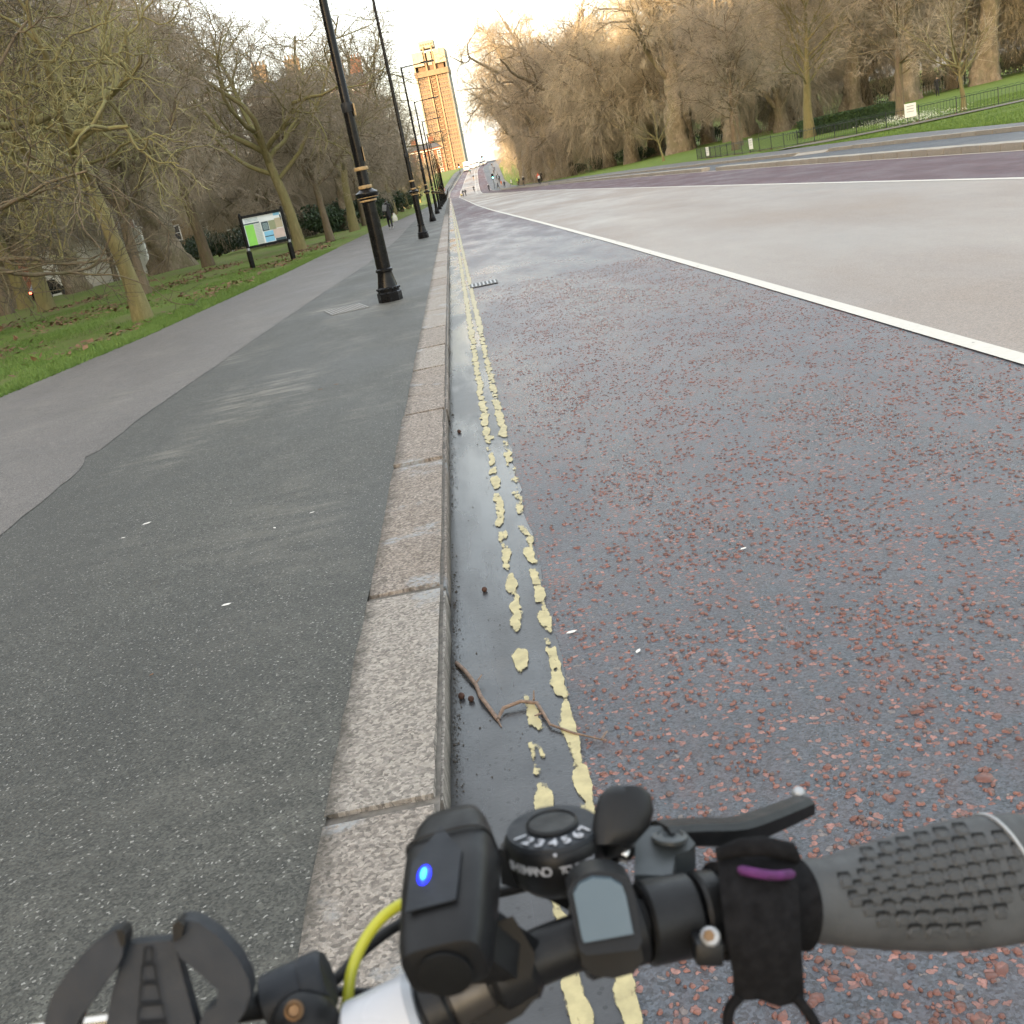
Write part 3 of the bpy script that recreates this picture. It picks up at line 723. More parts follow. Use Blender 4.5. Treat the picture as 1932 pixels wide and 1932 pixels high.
tree('verge_b', -7.1, 60.3, 'slim pale-trunked bare tree, next after the one behind the board', .95, 2.0, VG)
tree('plane_b', -9.0, 93.0, 'stout brown-trunked tree on the verge behind the nearest lamp post', .62, 3.0, VG)
tree('plane_a', -21.3, 79.5, 'huge flaring plane tree behind the mossy tree', 1.08, .4, VG)
tree('verge_a', -17.6, 45.0, 'bare tree with stout pale trunk standing before the parked cars', 1.2, 4.0, VG)
for i, (x, y, s) in enumerate([(-34.3, 97, 1.3), (-37.0, 101, 1.25), (-38.5, 108, 1.5), (-37.5, 117, 1.25)]):
    tree('verge_b', x, y, ['leaning trunk before the white wall, nearest the parked cars', 'thin dark leaning trunk before the white wall, second from the cars', 'thick trunk before the white wall, third from the cars', 'trunk before the white wall, farthest from the cars'][i], s, i * 1.7, VG, tilt=(0, RAD(-9)))
ords = ['first', 'second', 'third', 'fourth', 'fifth', 'sixth', 'seventh', 'eighth', 'ninth', 'tenth', 'eleventh', 'twelfth', 'thirteenth', 'fourteenth', 'fifteenth', 'sixteenth', 'seventeenth', 'eighteenth', 'nineteenth', 'twentieth', 'twenty-first', 'twenty-second', 'twenty-third', 'twenty-fourth', 'twenty-fifth', 'twenty-sixth', 'twenty-seventh', 'twenty-eighth']
for i, (k, x, y, s) in enumerate([('verge_a', -7.4, 79, 1.3), ('verge_b', -8.2, 99, 1.2), ('verge_b', -7.6, 107, 1.1), ('verge_a', -8.4, 116, 1.2), ('weep_b', -11.5, 127, .66), ('verge_a', -7.6, 141, 1.35), ('plane_b', -11.5, 156, .66),
        ('verge_b', -8.0, 172, 1.2), ('weep_a', -12.0, 190, .62), ('verge_a', -8.4, 208, 1.15), ('plane_a', -13, 228, .58), ('verge_b', -8.6, 250, 1.0), ('plane_b', -12, 275, .46), ('verge_a', -8.4, 300, .95), ('weep_a', -10, 330, .42), ('verge_b', -6.4, 360, .8), ('plane_b', -5.5, 390, .36), ('verge_a', -3, 420, .8)]):
    tree(k, x, y, 'bare tree in the line edging the left pavement, %s beyond the board' % ords[i], s, None, VG)
for i, (k, x, y, s) in enumerate([('verge_a', -15, 33, 1.15), ('dark', -13.5, 30, 1.1), ('verge_b', -11.5, 38.5, .95), ('verge_b', -20, 31, 1.1), ('verge_b', -14.5, 62, 1.4), ('weep_b', -17, 98, .8), ('plane_b', -19, 122, .9), ('weep_a', -18, 148, .85), ('plane_a', -22, 178, .8), ('weep_b', -24, 212, .85), ('plane_b', -26, 250, .75),
        ('verge_b', -24, 56, 1.5), ('weep_a', -31, 74, .8), ('plane_b', -33, 92, .85), ('plane_a', -36, 128, .9), ('weep_b', -30, 150, .95), ('weep_a', -32, 190, .95), ('plane_b', -34, 232, 1.0), ('verge_a', -27, 66, 1.6), ('weep_b', -47, 88, .85), ('plane_a', -30, 290, .9), ('weep_b', -22, 300, .7), ('weep_a', -26, 345, .7)]):
    tree(k, x, y, 'bare tree deep behind the left verge, %s counting away from the camera' % ords[i], s, None, VG)

# park side
for i, (k, x, y, s) in enumerate([('plane_a', 58.5, 115.5, 1.25), ('plane_b', 49.9, 115.5, 1.2), ('plane_a', 47.9, 126, 1.0), ('plane_b', 46.8, 136.4, 1.0), ('plane_a', 47, 147, 1.0), ('plane_b', 45.5, 160, 1.0), ('plane_a', 42.5, 174, 1.0), ('plane_b', 38, 190, 1.0)]):
    tree(k, x, y, 'giant plane tree with flaked tan trunk, %s from the right edge of the lawn row' % ords[i], s, None, RG)
tree('plane_a', 32.5, 150, 'tallest bare plane tree with forked crown against the sky, right of the road', 1.45, 2.3, RG)
tree('plane_a', 38.5, 142, 'orange-tipped tall plane tree right of the tallest forked one', 1.35, 4.1, RG)
tree('young_a', 22.6, 84, 'dark upright young tree behind the left end of the green railings', 1.15, .3, RG)
tree('young_b', 24.4, 72, 'upright young tree rising beside the left end of the clipped hedge', 1.3, 1.2, RG)
tree('young_a', 27.0, 63.5, 'young tree at the right end of the clipped hedge', 1.15, 2.2, RG)
tree('sapling', 25.2, 52.0, 'pale sapling with splayed branches close behind the railings', 1.0, 3.0, RG)
tree('verge_b', 26.5, 97, 'small leaning tree left of the green railings', 1.25, 4.2, RG)
tree('sapling', 22.5, 112, 'thin sapling on the open lawn left of the railings', 1.1, 2.0, RG)
for i, (k, x, y, s) in enumerate([('weep_a', 28.5, 166, 1.3), ('weep_b', 27.5, 182, 1.35), ('plane_b', 21.0, 193, 1.5), ('weep_a', 30.0, 203, 1.45), ('weep_b', 35.5, 184, 1.4), ('plane_a', 21.0, 212, 1.5), ('weep_b', 32, 226, 1.5), ('plane_b', 20.0, 234, 1.55), ('weep_b', 28.5, 252, 1.4), ('plane_a', 19.5, 258, 1.55), ('weep_b', 30, 280, 1.4), ('plane_b', 21.0, 292, 1.4), ('weep_b', 25.5, 322, 1.1), ('weep_a', 26.5, 352, 1.0), ('weep_b', 28, 390, .9), ('weep_a', 31, 430, .8), ('weep_b', 35, 470, .8)]):
    tree(k, x, y, 'twig-curtained plane tree beside the road, %s toward the tower' % ords[i], s, None, RG)
for i, (k, x, y, s) in enumerate([('weep_b', 37, 118, .95), ('weep_a', 36, 160, 1.3), ('weep_a', 55, 140, 1.1), ('weep_b', 62, 130, 1.1), ('weep_a', 68, 122, 1.1), ('weep_b', 76, 132, 1.1), ('weep_a', 66, 152, 1.2), ('weep_b', 57, 168, 1.3), ('plane_b', 72, 108, 1.0), ('weep_a', 50, 190, 1.4), ('weep_b', 42, 215, 1.5), ('weep_a', 36, 246, 1.5), ('plane_b', 84, 150, 1.1), ('weep_a', 78, 172, 1.1), ('weep_b', 66, 196, 1.1), ('weep_a', 90, 128, 1.05), ('weep_b', 56, 230, 1.1), ('plane_a', 40, 290, 1.0), ('weep_b', 46, 150, .9), ('weep_a', 41, 130, .9)]):
    tree(k, x, y, 'bare tree in the depth of the park, %s counting outward from the hedge' % ords[i], s, None, RG)
# ------------------------------------------------------------------ the tower at the end of the road
def concrete(name, col, sc_=.35):
    t = NT(name); o = t.obj()
    a = t.noise(t.vec(o, (1, 1, .25)), sc_, 5, .65); b = t.noise(o, sc_ * 12, 4)
    c = t.mix(t.ramp(a, .3, .7), tuple(x * .8 for x in col), tuple(min(1, x * 1.12) for x in col))
    c = t.mix(t.ramp(b, .35, .65, .25, 0), c, tuple(x * .6 for x in col))
    return t.out(c, .8, normal=t.bump(b, .3, .05), spec=.25)
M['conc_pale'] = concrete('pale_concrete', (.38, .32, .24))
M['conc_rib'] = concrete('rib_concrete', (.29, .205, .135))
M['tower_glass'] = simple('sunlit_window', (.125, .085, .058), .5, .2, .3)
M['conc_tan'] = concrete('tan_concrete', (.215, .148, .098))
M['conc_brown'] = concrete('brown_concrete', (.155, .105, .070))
M['conc_shaded'] = concrete('shaded_concrete', (.20, .195, .185))
M['win_dark'] = simple('window_glass', (.05, .052, .055), .12, .4, .5, spec=.6)
M['brick_red'] = concrete('red_brick', (.17, .072, .042), 1.2)
M['brick_buff'] = concrete('buff_brick', (.23, .165, .095), 1.2)
M['stucco'] = concrete('white_stucco', (.78, .76, .70), .3)
M['slate'] = simple('slate_roof', (.065, .068, .075), .6, .3, 1.5)

TX, TY, TZ = 5.5, 812.0, 4.0
tw = empty('tower_block', (TX, TY, TZ), RAD(-6), 'tall sunlit concrete tower block closing the view up the road', 'tower')
Wd, Dp, HB = 23.8, 22.0, 76.0         # width, depth, height of the window storeys
MB().box((0, 1.2, HB / 2), (Wd - 1.6, Dp - 2.4, HB)).build('core', M['conc_brown'], tw)
sp_l = MB().box((0, 0, 0), (7.9, .5, 1.3)).mesh('spandrel', M['conc_tan'])
sp_c = MB().box((0, 0, 0), (3.0, .8, .55)).box((-1.35, 0, .9), (.35, .8, 1.3)).mesh('balcony_panel', M['conc_rib'])
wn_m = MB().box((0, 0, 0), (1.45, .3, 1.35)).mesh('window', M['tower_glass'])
nf = 26; fh = HB / nf
for f in range(nf):
    z = f * fh + .7
    for sx in (-1, 1):
        put('spandrel', sp_l, tw, (sx * 7.55, -Dp / 2 + 2.1, z))
        for q in range(4): put('window', wn_m, tw, (sx * 7.55 + (q - 1.5) * 1.9, -Dp / 2 + 2.30, z + fh / 2))
    put('balcony_panel', sp_c, tw, (0, -Dp / 2 + 1.7, z + .2))
for sx in (-1, 1):
    MB().box((sx * 3.0, -Dp / 2 + 1.55, 48), (1.0, .9, 96)).build('rib', M['conc_rib'], tw)
    MB().box((sx * (Wd / 2 - .4), .3, 45), (.9, Dp - 1.0, 90)).build('side_wall', M['conc_shaded'] if sx > 0 else M['conc_pale'], tw)  # shade on the right face is put into its greyer colour
MB().box((0, -.4, HB + 1.9), (Wd + .8, Dp + .4, 3.6)).build('collar', M['conc_tan'], tw)
MB().box((0, 1.6, HB + 7.2), (Wd - 5.0, Dp - 4.2, 7.0)).build('recess', M['conc_brown'], tw)
cr = MB()
for sx in (-1, 1): cr.box((sx * 7.9, 0, 88.2), (8.0, Dp, 9.4))
cr.box((0, 1.5, 88.2), (3.2, Dp - 3, 9.4))
cr.build('crown', M['conc_pale'], tw)
MB().box((0, 3, 88), (9.4, Dp - 6, 8.6)).build('crown_core', M['conc_tan'], tw)
cap = MB().rbox((-.4, -3, 97.2), (11.0, 11, 5.4), .8).build('plant_cap', M['conc_pale'], tw)
for q in range(5): put('window', wn_m, cap, (-4.2 + q * 1.9, -8.5, 97.2))
for x, h in ((-3.0, 12), (-.3, 15)): MB().tube([(x, -3, 99.5), (x, -3, 99.5 + h)], [.28, .1], 6).build('mast', M['grey_metal'], tw)

# ------------------------------------------------------------------ brick mansion blocks
def block(name, x0, x1, y0, y1, h, wall, label, zb=-2.0, chim=3, nfl=7, faces='sr', cat='building', roofh=2.4, chm=None):
    e = empty(name, ((x0 + x1) / 2, (y0 + y1) / 2, zb), 0, label, cat, 'buildings beyond the trees')
    w, d = x1 - x0, y1 - y0
    MB().box((0, 0, h / 2), (w, d, h)).build('wall', wall, e)
    r = MB(); a, b = w / 2 + .3, d / 2 + .3
    r.add([(-a, -b, h), (a, -b, h), (a, b, h), (-a, b, h), (-a * .7, -b * .6, h + roofh), (a * .7, -b * .6, h + roofh), (a * .7, b * .6, h + roofh), (-a * .7, b * .6, h + roofh)],
          [(0, 1, 5, 4), (1, 2, 6, 5), (2, 3, 7, 6), (3, 0, 4, 7), (4, 5, 6, 7), (3, 2, 1, 0)])
    ro = r.build('roof', M['slate'], e)
    for i in range(chim):
        cx = -w / 2 + (i + .5) * w / chim
        c = MB().box((cx, -d * .2, h + roofh * .6 + 1.4), (2.6, 1.3, roofh + 2.4)).box((cx, -d * .2, h + roofh * 1.1 + 2.65), (2.9, 1.6, .3))
        for q in range(4): c.lathe([(.17, 0), (.14, .8)], 8, (cx - 1 + q * .66, -d * .2, h + roofh * 1.1 + 2.8))
        c.build('chimney', chm or wall, ro)
    MB().box((0, 0, h - 1.0), (w + .7, d + .7, .5)).build('cornice', M['stucco'], e)
    wm = MB().box((0, 0, 0), (1.25, .12, 2.0)).mesh('pane', M['win_dark'])
    fm = MB().box((0, 0, 1.12), (1.6, .24, .22)).box((0, 0, -1.12), (1.7, .34, .18)).box((-.7, 0, 0), (.14, .2, 2.1)).box((.7, 0, 0), (.14, .2, 2.1)).box((0, -.09, 0), (1.3, .06, .08)).mesh('window', M['stucco'])
    fl = (h - 2) / nfl
    def win(x, y, z, rz):
        o = put('window', fm, e, (x, y, z), rz); put('pane', wm, o)
    for f in range(nfl):
        z = 1.6 + f * fl + .4
        if 's' in faces:
            n = max(2, int(w / 3.4))
            for i in range(n): win(-w / 2 + (i + .5) * w / n, -d / 2 - .06, z, 0)
        if 'r' in faces:
            n = max(2, int(d / 3.4))
            for i in range(n): win(w / 2 + .06, -d / 2 + (i + .5) * d / n, z, math.pi / 2)
    return e
block('mansion_block', -66, -47, 146, 168, 24.0, M['brick_red'], 'red brick mansion block with sunlit chimneys, leftmost above the trees', chim=3, chm=M['brick_buff'])
block('mansion_block', -46, -33, 172, 192, 24.5, M['brick_buff'], 'buff brick mansion block, second from the left above the trees', chim=2)
block('mansion_block', -32, -20, 196, 214, 25, M['brick_red'], 'red brick mansion block, third from the left above the trees', chim=2, chm=M['brick_buff'])
block('mansion_block', -19.5, -12, 226, 246, 27, M['brick_red'], 'red brick mansion block nearest the tower above the left trees', chim=2)
block('corner_house', -18, 0.5, 560, 580, 17, M['brick_red'], 'orange-red brick house at the left foot of the tower', zb=6, chim=2, nfl=5, faces='s')
block('corner_house', 20, 40, 600, 620, 11, M['brick_red'], 'dull red house right of the tower foot beyond the crest', zb=-1.5, chim=0, nfl=4, faces='s')
# unseen blocks added out of frame, tall enough to block the low sun
block('mansion_block', -92, -70, -78, -18, 38, M['brick_red'], 'tall unseen mansion block added behind the camera to block the low sun', chim=5, nfl=11, faces='')
block('mansion_block', -92, -70, -150, -80, 38, M['brick_buff'], 'unseen buff block added behind the camera to block the low sun', chim=5, nfl=11, faces='')
block('mansion_block', -92, -70, -250, -152, 38, M['brick_red'], 'farthest unseen block added behind the camera to block the low sun', chim=5, nfl=10, faces='')
block('mansion_block', -90, -68, -16, 40, 35, M['brick_buff'], 'unseen buff block added beside the camera to block the low sun', chim=4, nfl=8, faces='r')
block('mansion_block', -88, -66, 42, 118, 38, M['brick_red'], 'unseen red block added left of the trees to block the low sun', chim=4, nfl=6, faces='r')
# white rendered garden wall low behind the left trees
ww = empty('white_wall', (-41.5, 122, -2.2), RAD(-3), 'white rendered wall low behind the left tree trunks', 'wall')
MB().box((0, 0, 3.1), (13.5, .4, 6.2)).build('panel', M['stucco'], ww)
MB().box((0, 0, 6.3), (13.9, .6, .2)).build('coping', M['stucco'], ww)
for q in range(4): MB().box((-6.5 + q * 4.35, -.28, 3.0), (.4, .2, 6.0)).build('pier', M['stucco'], ww)
gb = empty('barrier', (-36.4, 106, -1.65), 0, 'low mesh barrier panels at the foot of the white wall', 'barrier')
for q in range(2):
    b = MB().tube([(q * 1.3, 0, 0), (q * 1.3, 0, 1.1), (q * 1.3 + 1.2, 0, 1.1), (q * 1.3 + 1.2, 0, 0)], .025, 6)
    for j in range(9): b.tube([(q * 1.3 + .13 * (j + .5), 0, .1), (q * 1.3 + .13 * (j + .5), 0, 1.1)], .008, 4)
    b.build('panel', M['grey_metal'], gb)

# ------------------------------------------------------------------ vehicles
M['tyre'] = simple('tyre_rubber', (.02, .02, .02), .8, .2, 20)
M['glass_car'] = simple('car_glass', (.03, .034, .038), .08, .3, 1, spec=.7)
M['tail'] = simple('lit_tail_light', (.6, .03, .02), .3, .1, 5, emit=(1, .06, .03), estr=6.0)
M['head'] = simple('head_light', (.75, .75, .72), .2, .1, 5)
def paintm(name, col): return simple(name, col, .25, .12, 2, spec=.6)
CARP = {'black': paintm('black_car_paint', (.012, .013, .015)), 'blue': paintm('blue_car_paint', (.02, .035, .11)), 'maroon': paintm('maroon_car_paint', (.09, .012, .018)), 'white': paintm('white_van_paint', (.72, .72, .72)), 'silver': paintm('silver_car_paint', (.42, .43, .44))}
def car(x, y, rz, paint, label, lit=False, L=4.3, Wc=1.76, Hc=1.5, van=False, z=None, group=None):
    e = empty('van' if van else 'parked_car', (x, y, zt(x, y) if z is None else z), rz, label, 'van' if van else 'car', group)
    h = Wc / 2
    if van: prof = [(0, .35), (0, 1.1), (.12, 1.35), (.75, 1.9), (1.0, Hc), (L - .1, Hc), (L, Hc - .15), (L, .35)]
    else: prof = [(0, .30), (0, .68), (.1, .80), (.95, .95), (1.0, .96), (1.75, Hc - .06), (2.2, Hc), (3.3, Hc - .03), (L - .25, 1.0), (L, .92), (L, .30)]
    b = MB(); rings = []
    for w in (-h, -h * .93, h * .93, h):
        inn = abs(w) == h
        rings.append([Vector((w * (1 - .13 * max(0, (pz - .9)) / max(.1, Hc - .9)), px - L / 2, pz - (.04 if inn and pz > .4 else 0))) for px, pz in prof])
    b.rings(rings); b.build('body', CARP[paint], e, 35)
    k = 1 - .13
    if van: pts = [(.80, 1.88), (.99, Hc - .12), (1.9, Hc - .14), (1.9, 1.4), (.3, 1.4)]
    else: pts = [(1.12, .98), (1.8, Hc - .12), (2.2, Hc - .06), (3.2, Hc - .09), (L - .55, 1.0)]
    for s in (-1, 1):
        MB().prism([(s * (h * (1 - .13 * max(0, pz - .9) / (Hc - .9)) + .004), px - L / 2, pz) for px, pz in pts], (s * .012, 0, 0)).build('side_window', M['glass_car'], e)
    if van: ws = [(.16, 1.38), (.73, 1.86)]
    else: ws = [(1.02, .99), (1.72, Hc - .09)]
    (a0, b0), (a1, b1) = ws; hw0, hw1 = h * .86, h * (.86 if van else .72)
    MB().prism([(-hw0, a0 - L / 2 - .02, b0), (hw0, a0 - L / 2 - .02, b0), (hw1, a1 - L / 2 - .02, b1), (-hw1, a1 - L / 2 - .02, b1)], (0, -.012, .012)).build('windscreen', M['glass_car'], e)
    if not van:
        MB().prism([(-h * .72, L / 2 - .36, 1.03), (h * .72, L / 2 - .36, 1.03), (h * .66, L / 2 - .93, Hc - .1), (-h * .66, L / 2 - .93, Hc - .1)], (0, .02, .03)).build('rear_window', M['glass_car'], e)
    for s in (-1, 1):
        MB().rbox((s * h * .78, L / 2 + .01, .84), (.32, .06, .17), .02).build('tail_light', M['tail'] if lit else simple('tail_light_off', (.3, .02, .02), .3), e)
        MB().rbox((s * h * .74, -L / 2 - .01, .66), (.34, .06, .15), .02).build('headlight', M['head'], e)
        for yy_ in (.78, L - .78):
            wv = MB().lathe([(.2, -.1), (.31, -.1), (.33, -.05), (.33, .05), (.31, .1), (.2, .1)], 18, (s * (h - .08), yy_ - L / 2, .33), (1, 0, 0)).build('wheel', M['tyre'], e, 40)
            MB().lathe([(.03, .09 * s), (.19, .105 * s), (.21, .06 * s)], 12, (s * (h - .08), yy_ - L / 2, .33), (1, 0, 0)).build('rim', M['grey_metal'], wv, 40)
    MB().box((0, L / 2 + .012, .55), (.52, .02, .11)).build('number_plate', M['white_paint'], e)
    return e
LG = 'cars on the side street left of the trees'
car(-40.2, 104.5, RAD(172), 'black', 'black car with lit tail lights beside the white wall', True, Hc=1.7, group=LG)
car(-45.0, 103.0, RAD(176), 'blue', 'blue car between two dark cars on the side street', True, group=LG)
car(-49.4, 104.5, RAD(170), 'maroon', 'maroon car at the far left of the side street', True, group=LG)
car(-42.5, 92.5, RAD(95), 'black', 'low black car nearest the grass on the side street', False, Hc=1.4, group=LG)
FG = 'vehicles on the crest of the road'
def zcar(x, y): return float(zr(y))
car(8.1, 411, 0, 'white', 'tall white lorry leading down the hill', van=True, L=6.5, Wc=2.2, Hc=3.4, z=zcar(0, 411), group=FG)
for i, (x, y, p, h) in enumerate([(11.2, 428, 'white', 2.1), (13.0, 437, 'white', 2.0), (14.8, 446, 'silver', 1.6), (16.6, 455, 'silver', 1.6)]):
    car(x, y, RAD(-8), p, ['white van just behind the tall lorry', 'second white van behind the lorry', 'silver car behind the two white vans', 'last silver car at the crest'][i], van=h > 1.8, L=5.2 if h > 1.8 else 4.3, Wc=1.95, Hc=h, z=zcar(0, y), group=FG)
# ------------------------------------------------------------------ lamp posts
LAMPG = 'black lamp posts along the left kerb'
def lamp_post():
    e = empty('lamp_post')
    MB().lathe([(.185, 0), (.185, .13), (.165, .15)], 8).build('plinth', M['black_paint'], e, 30)
    b = MB().lathe([(.165, .14), (.168, .20), (.150, .215), (.138, .27), (.112, .40), (.112, .43), (.128, .44), (.128, .47), (.108, .485)], 20)
    for q in range(16):
        a = q * math.pi / 8; b.ball((.165 * math.cos(a), .165 * math.sin(a), .19), .019, 6, 4)
    b.build('base_bell', M['black_paint'], e, 35)
    MB().lathe([(.107, .48), (.100, 1.44)], 20).build('lower_shaft', M['black_paint'], e, 35)
    MB().lathe([(.100, 1.43), (.118, 1.45), (.118, 1.475), (.150, 1.50), (.166, 1.53), (.172, 1.555), (.168, 1.575), (.12, 1.60), (.092, 1.625)], 24).build('collar', M['black_paint'], e, 35)
    for r0, z0, z1 in ((.124, 1.452, 1.474), (.153, 1.502, 1.520), (.098, 1.632, 1.675), (.102, 1.885, 1.93)):
        MB().lathe([(r0 - .012, z0 - .004), (r0, z0), (r0 + .004, (z0 + z1) / 2), (r0, z1), (r0 - .012, z1 + .004)], 24).build('gold_ring', M['gold'], e, 40)
    MB().lathe([(.086, 1.61), (.080, 1.90)], 16).build('neck', M['black_paint'], e, 35)
    MB().lathe([(.078, 1.90), (.074, 2.75), (.074, 2.76), (.066, 2.80), (.056, 5.0), (.045, 7.80)], 16).build('shaft', M['black_paint'], e, 35)
    MB().lathe([(.082, 2.68), (.084, 2.70), (.084, 2.79), (.08, 2.81)], 16).build('band', M['dark_metal'], e, 35)
    MB().box((.098, -.02, 2.70), (.02, .07, .16)).build('tag_plate', M['gold'], e)
    MB().box((.083, -.02, 2.10), (.010, .05, .20)).build('tag_plate', M['gold'], e)
    MB().tube([(0, 0, 7.73), (.2, 0, 7.77), (1.05, 0, 7.79)], .03, 8).build('arm', M['dark_metal'], e, 40)
    hd = MB().rbox((1.38, 0, 7.81), (.72, .22, .075), .03).build('lamp_head', M['dark_metal'], e, 40)
    MB().box((1.42, 0, 7.768), (.5, .16, .012)).build('diffuser', M['white_paint'], hd)
    return e
lp0 = lamp_post()
for i in range(13):
    e = lp0 if i == 0 else copy_tree(lp0)
    y = 15.7 + 21.0 * i
    e.location = (-1.18 + (float(KX(y)) + .31), y, float(zr(y)) + .106)
    e.rotation_euler = (0, 0, RAD([2, -1, 1, 3, -2, 0, 2][i % 7]))
    tag(e, 'black and gold lamp post on the left pavement, %s' % ('nearest of the row' if i == 0 else ords[i] + ' of the row'), 'lamp post', LAMPG)

# ------------------------------------------------------------------ information board on the grass
def board():
    p0, p1 = Vector((-7.95, 40.9, 0)), Vector((-6.55, 42.1, 0))
    p0.z, p1.z = zt(p0.x, p0.y), zt(p1.x, p1.y)
    d = (p1 - p0); d.z = 0; Wb = d.length; ang = math.atan2(d.y, d.x)
    e = empty('information_board', p0, ang, 'black framed park information board on two posts in the grass', 'board')
    for x in (0, Wb):
        po = MB().rbox((x, 0, 1.0), (.10, .10, 2.0), .012).build('post', M['black_paint'], e)
        MB().rbox((x, 0, .33), (.15, .15, .66), .012).build('sleeve', M['black_paint'], po)
        MB().rbox((x, 0, .74), (.115, .115, .10), .01).build('clamp', M['grey_metal'], po)
        MB().ball((x, 0, 2.03), .05, 8, 5).build('finial', M['black_paint'], po, 50)
    f = MB(); z0, z1 = .80, 1.93
    for z in (z0, z1): f.box((Wb / 2, -.01, z), (Wb - .1, .12, .09))
    f.build('frame', M['black_paint'], e)
    MB().box((Wb / 2, .03, (z0 + z1) / 2), (Wb - .1, .05, z1 - z0)).build('back_panel', M['black_paint'], e)
    def fm(name, col, r=.35): return simple(name, col, r, .06, 5, spec=.4)
    sheet = MB().box((Wb / 2, -.004, (z0 + z1) / 2), (Wb - .14, .006, z1 - z0 - .10)).build('poster', fm('poster_white', (.70, .73, .72)), e)
    w, h = Wb - .14, z1 - z0 - .10; bx, bz = .07, z0 + .05
    def pr(name, u0, u1, v0, v1, m, dy=0):
        MB().box((bx + (u0 + u1) / 2 * w, -.0085 - dy, bz + (v0 + v1) / 2 * h), ((u1 - u0) * w, .004, (v1 - v0) * h)).build(name, m, sheet)
    g1, gd, bl, pk = fm('poster_green', (.26, .62, .10)), fm('poster_dark', (.04, .07, .08)), fm('poster_blue', (.22, .50, .68)), fm('poster_photo', (.42, .36, .24))
    pr('green_block', .02, .24, .0, .74, g1); pr('text_column', .24, .42, .0, .74, fm('poster_grey', (.50, .52, .46)))
    pr('header_bar', .0, .40, .75, .80, gd); pr('map_panel', .44, .62, .42, .76, gd); pr('blue_block', .46, .70, .02, .40, bl); pr('blue_bar', .46, .70, .20, .235, gd, .002)
    pr('photo', .63, .80, .42, .76, fm('poster_photo_b', (.27, .29, .17))); pr('photo', .80, .99, .45, .80, pk); pr('photo', .70, .99, .10, .43, fm('poster_pink', (.56, .44, .38)))
    pr('caption', .72, .99, .0, .09, gd); pr('corner_block', .80, .96, .90, 1.0, bl); pr('side_mark', .95, .985, .70, .90, gd)
    tl = fm('poster_text', (.32, .42, .42))
    for q in range(6): pr('text_line', .465, .60, .47 + q * .04, .49 + q * .04, tl, .002)
    for q in range(12): pr('text_line', .26, .40, .06 + q * .055, .075 + q * .055, tl, .002)
    for q in range(3): pr('text_line', .05, .38, .85 + q * .045, .868 + q * .045, tl, .002)
board()

# ------------------------------------------------------------------ covers and grates
M['grate_bar'] = simple('worn_grating', (.26, .255, .24), .5, .3, 12)
def grate():
    e = empty('pavement_grating', (-1.87, 15.75, .1095), RAD(14), 'ribbed metal service grating set in the pavement beside the nearest lamp post', 'grating')
    MB().box((0, 0, .001), (.58, 1.0, .003)).build('frame', M['pave'], e)
    bar = MB().box((0, 0, 0), (.020, .95, .008)).mesh('bar', M['grate_bar'])
    for q in range(12): put('bar', bar, e, (-.26 + q * .0475, 0, .007))
grate()
def gully():
    e = empty('gully_grate', (.24, 16.5, .009), 0, 'slotted iron gully grate in the road across the yellow lines', 'drain')
    MB().box((0, 0, .002), (.44, .62, .004)).build('frame', M['dark_metal'], e)
    bar = MB().box((0, 0, 0), (.026, .54, .010)).mesh('bar', M['grey_metal'])
    for q in range(7): put('bar', bar, e, (-.18 + q * .06, 0, .008))
gully()

# ------------------------------------------------------------------ signals, signs, bollards
M['green_lit'] = simple('lit_green_signal', (.05, .5, .3), .3, .05, 5, emit=(.10, 1.0, .62), estr=9.0)
M['lens_off'] = simple('dark_signal_lens', (.03, .01, .01), .3, .2, 5)
M['sign_red'] = simple('sign_red', (.55, .05, .05), .4, .1, 5)
def signal(x, y, z, rz, label):
    e = empty('traffic_signal', (x, y, z), rz, label, 'traffic light', 'green traffic signals')
    MB().lathe([(.09, 0), (.09, .3), (.06, .32), (.055, 3.9)], 12).build('pole', M['black_paint'], e, 35)
    MB().rbox((0, -.12, 3.25), (.34, .2, 1.05), .03).build('housing', M['black_paint'], e)
    MB().box((0, -.02, 3.25), (.62, .02, 1.35)).build('backing_board', M['black_paint'], e)
    for q, zz_ in enumerate((3.58, 3.25, 2.92)):
        MB().lathe([(.125, 0), (.10, .02), (.02, .035)], 16, (0, -.225, zz_), (0, -1, 0)).build('lens', M['green_lit'] if q == 2 else M['lens_off'], e, 40)
        MB().rings([[Vector((.14 * math.cos(a), -.22 - dd, zz_ + .14 * math.sin(a))) for a in [math.pi * j / 8 for j in range(9)]] for dd in (0, .16)], False, closed=False).build('visor', M['black_paint'], e)
signal(-1.5, 297, float(zr(297)) + .1, 0, 'green traffic signal at the left kerb by the crossing')
signal(5.2, 397, float(zr(397)), 0, 'green traffic signal higher up the hill before the lorry')
signal(12.2, 291, float(zr(291)), 0, 'green traffic signal on the right beside the walkers')
signal(15.3, 430, float(zr(430)), 0, 'small far green signal near the crest on the right')
sg = empty('road_sign', (-1.75, 262, float(zr(262)) + .1), 0, 'pair of round red-rimmed signs on a post by the left kerb', 'sign')
MB().lathe([(.05, 0), (.05, 3.3)], 10).build('pole', M['dark_metal'], sg)
for x, z in ((-.25, 3.0), (.42, 2.45)):
    d = MB().lathe([(.44, 0), (.44, .03)], 24, (x, -.08, z), (0, -1, 0)).build('disc', M['sign_red'], sg)
    MB().lathe([(.32, 0), (.32, .006)], 24, (x, -.112, z), (0, -1, 0)).build('face', M['white_paint'], d)
MB().box((.42, -.08, 1.85), (.6, .03, .4)).build('plate', M['white_paint'], sg)
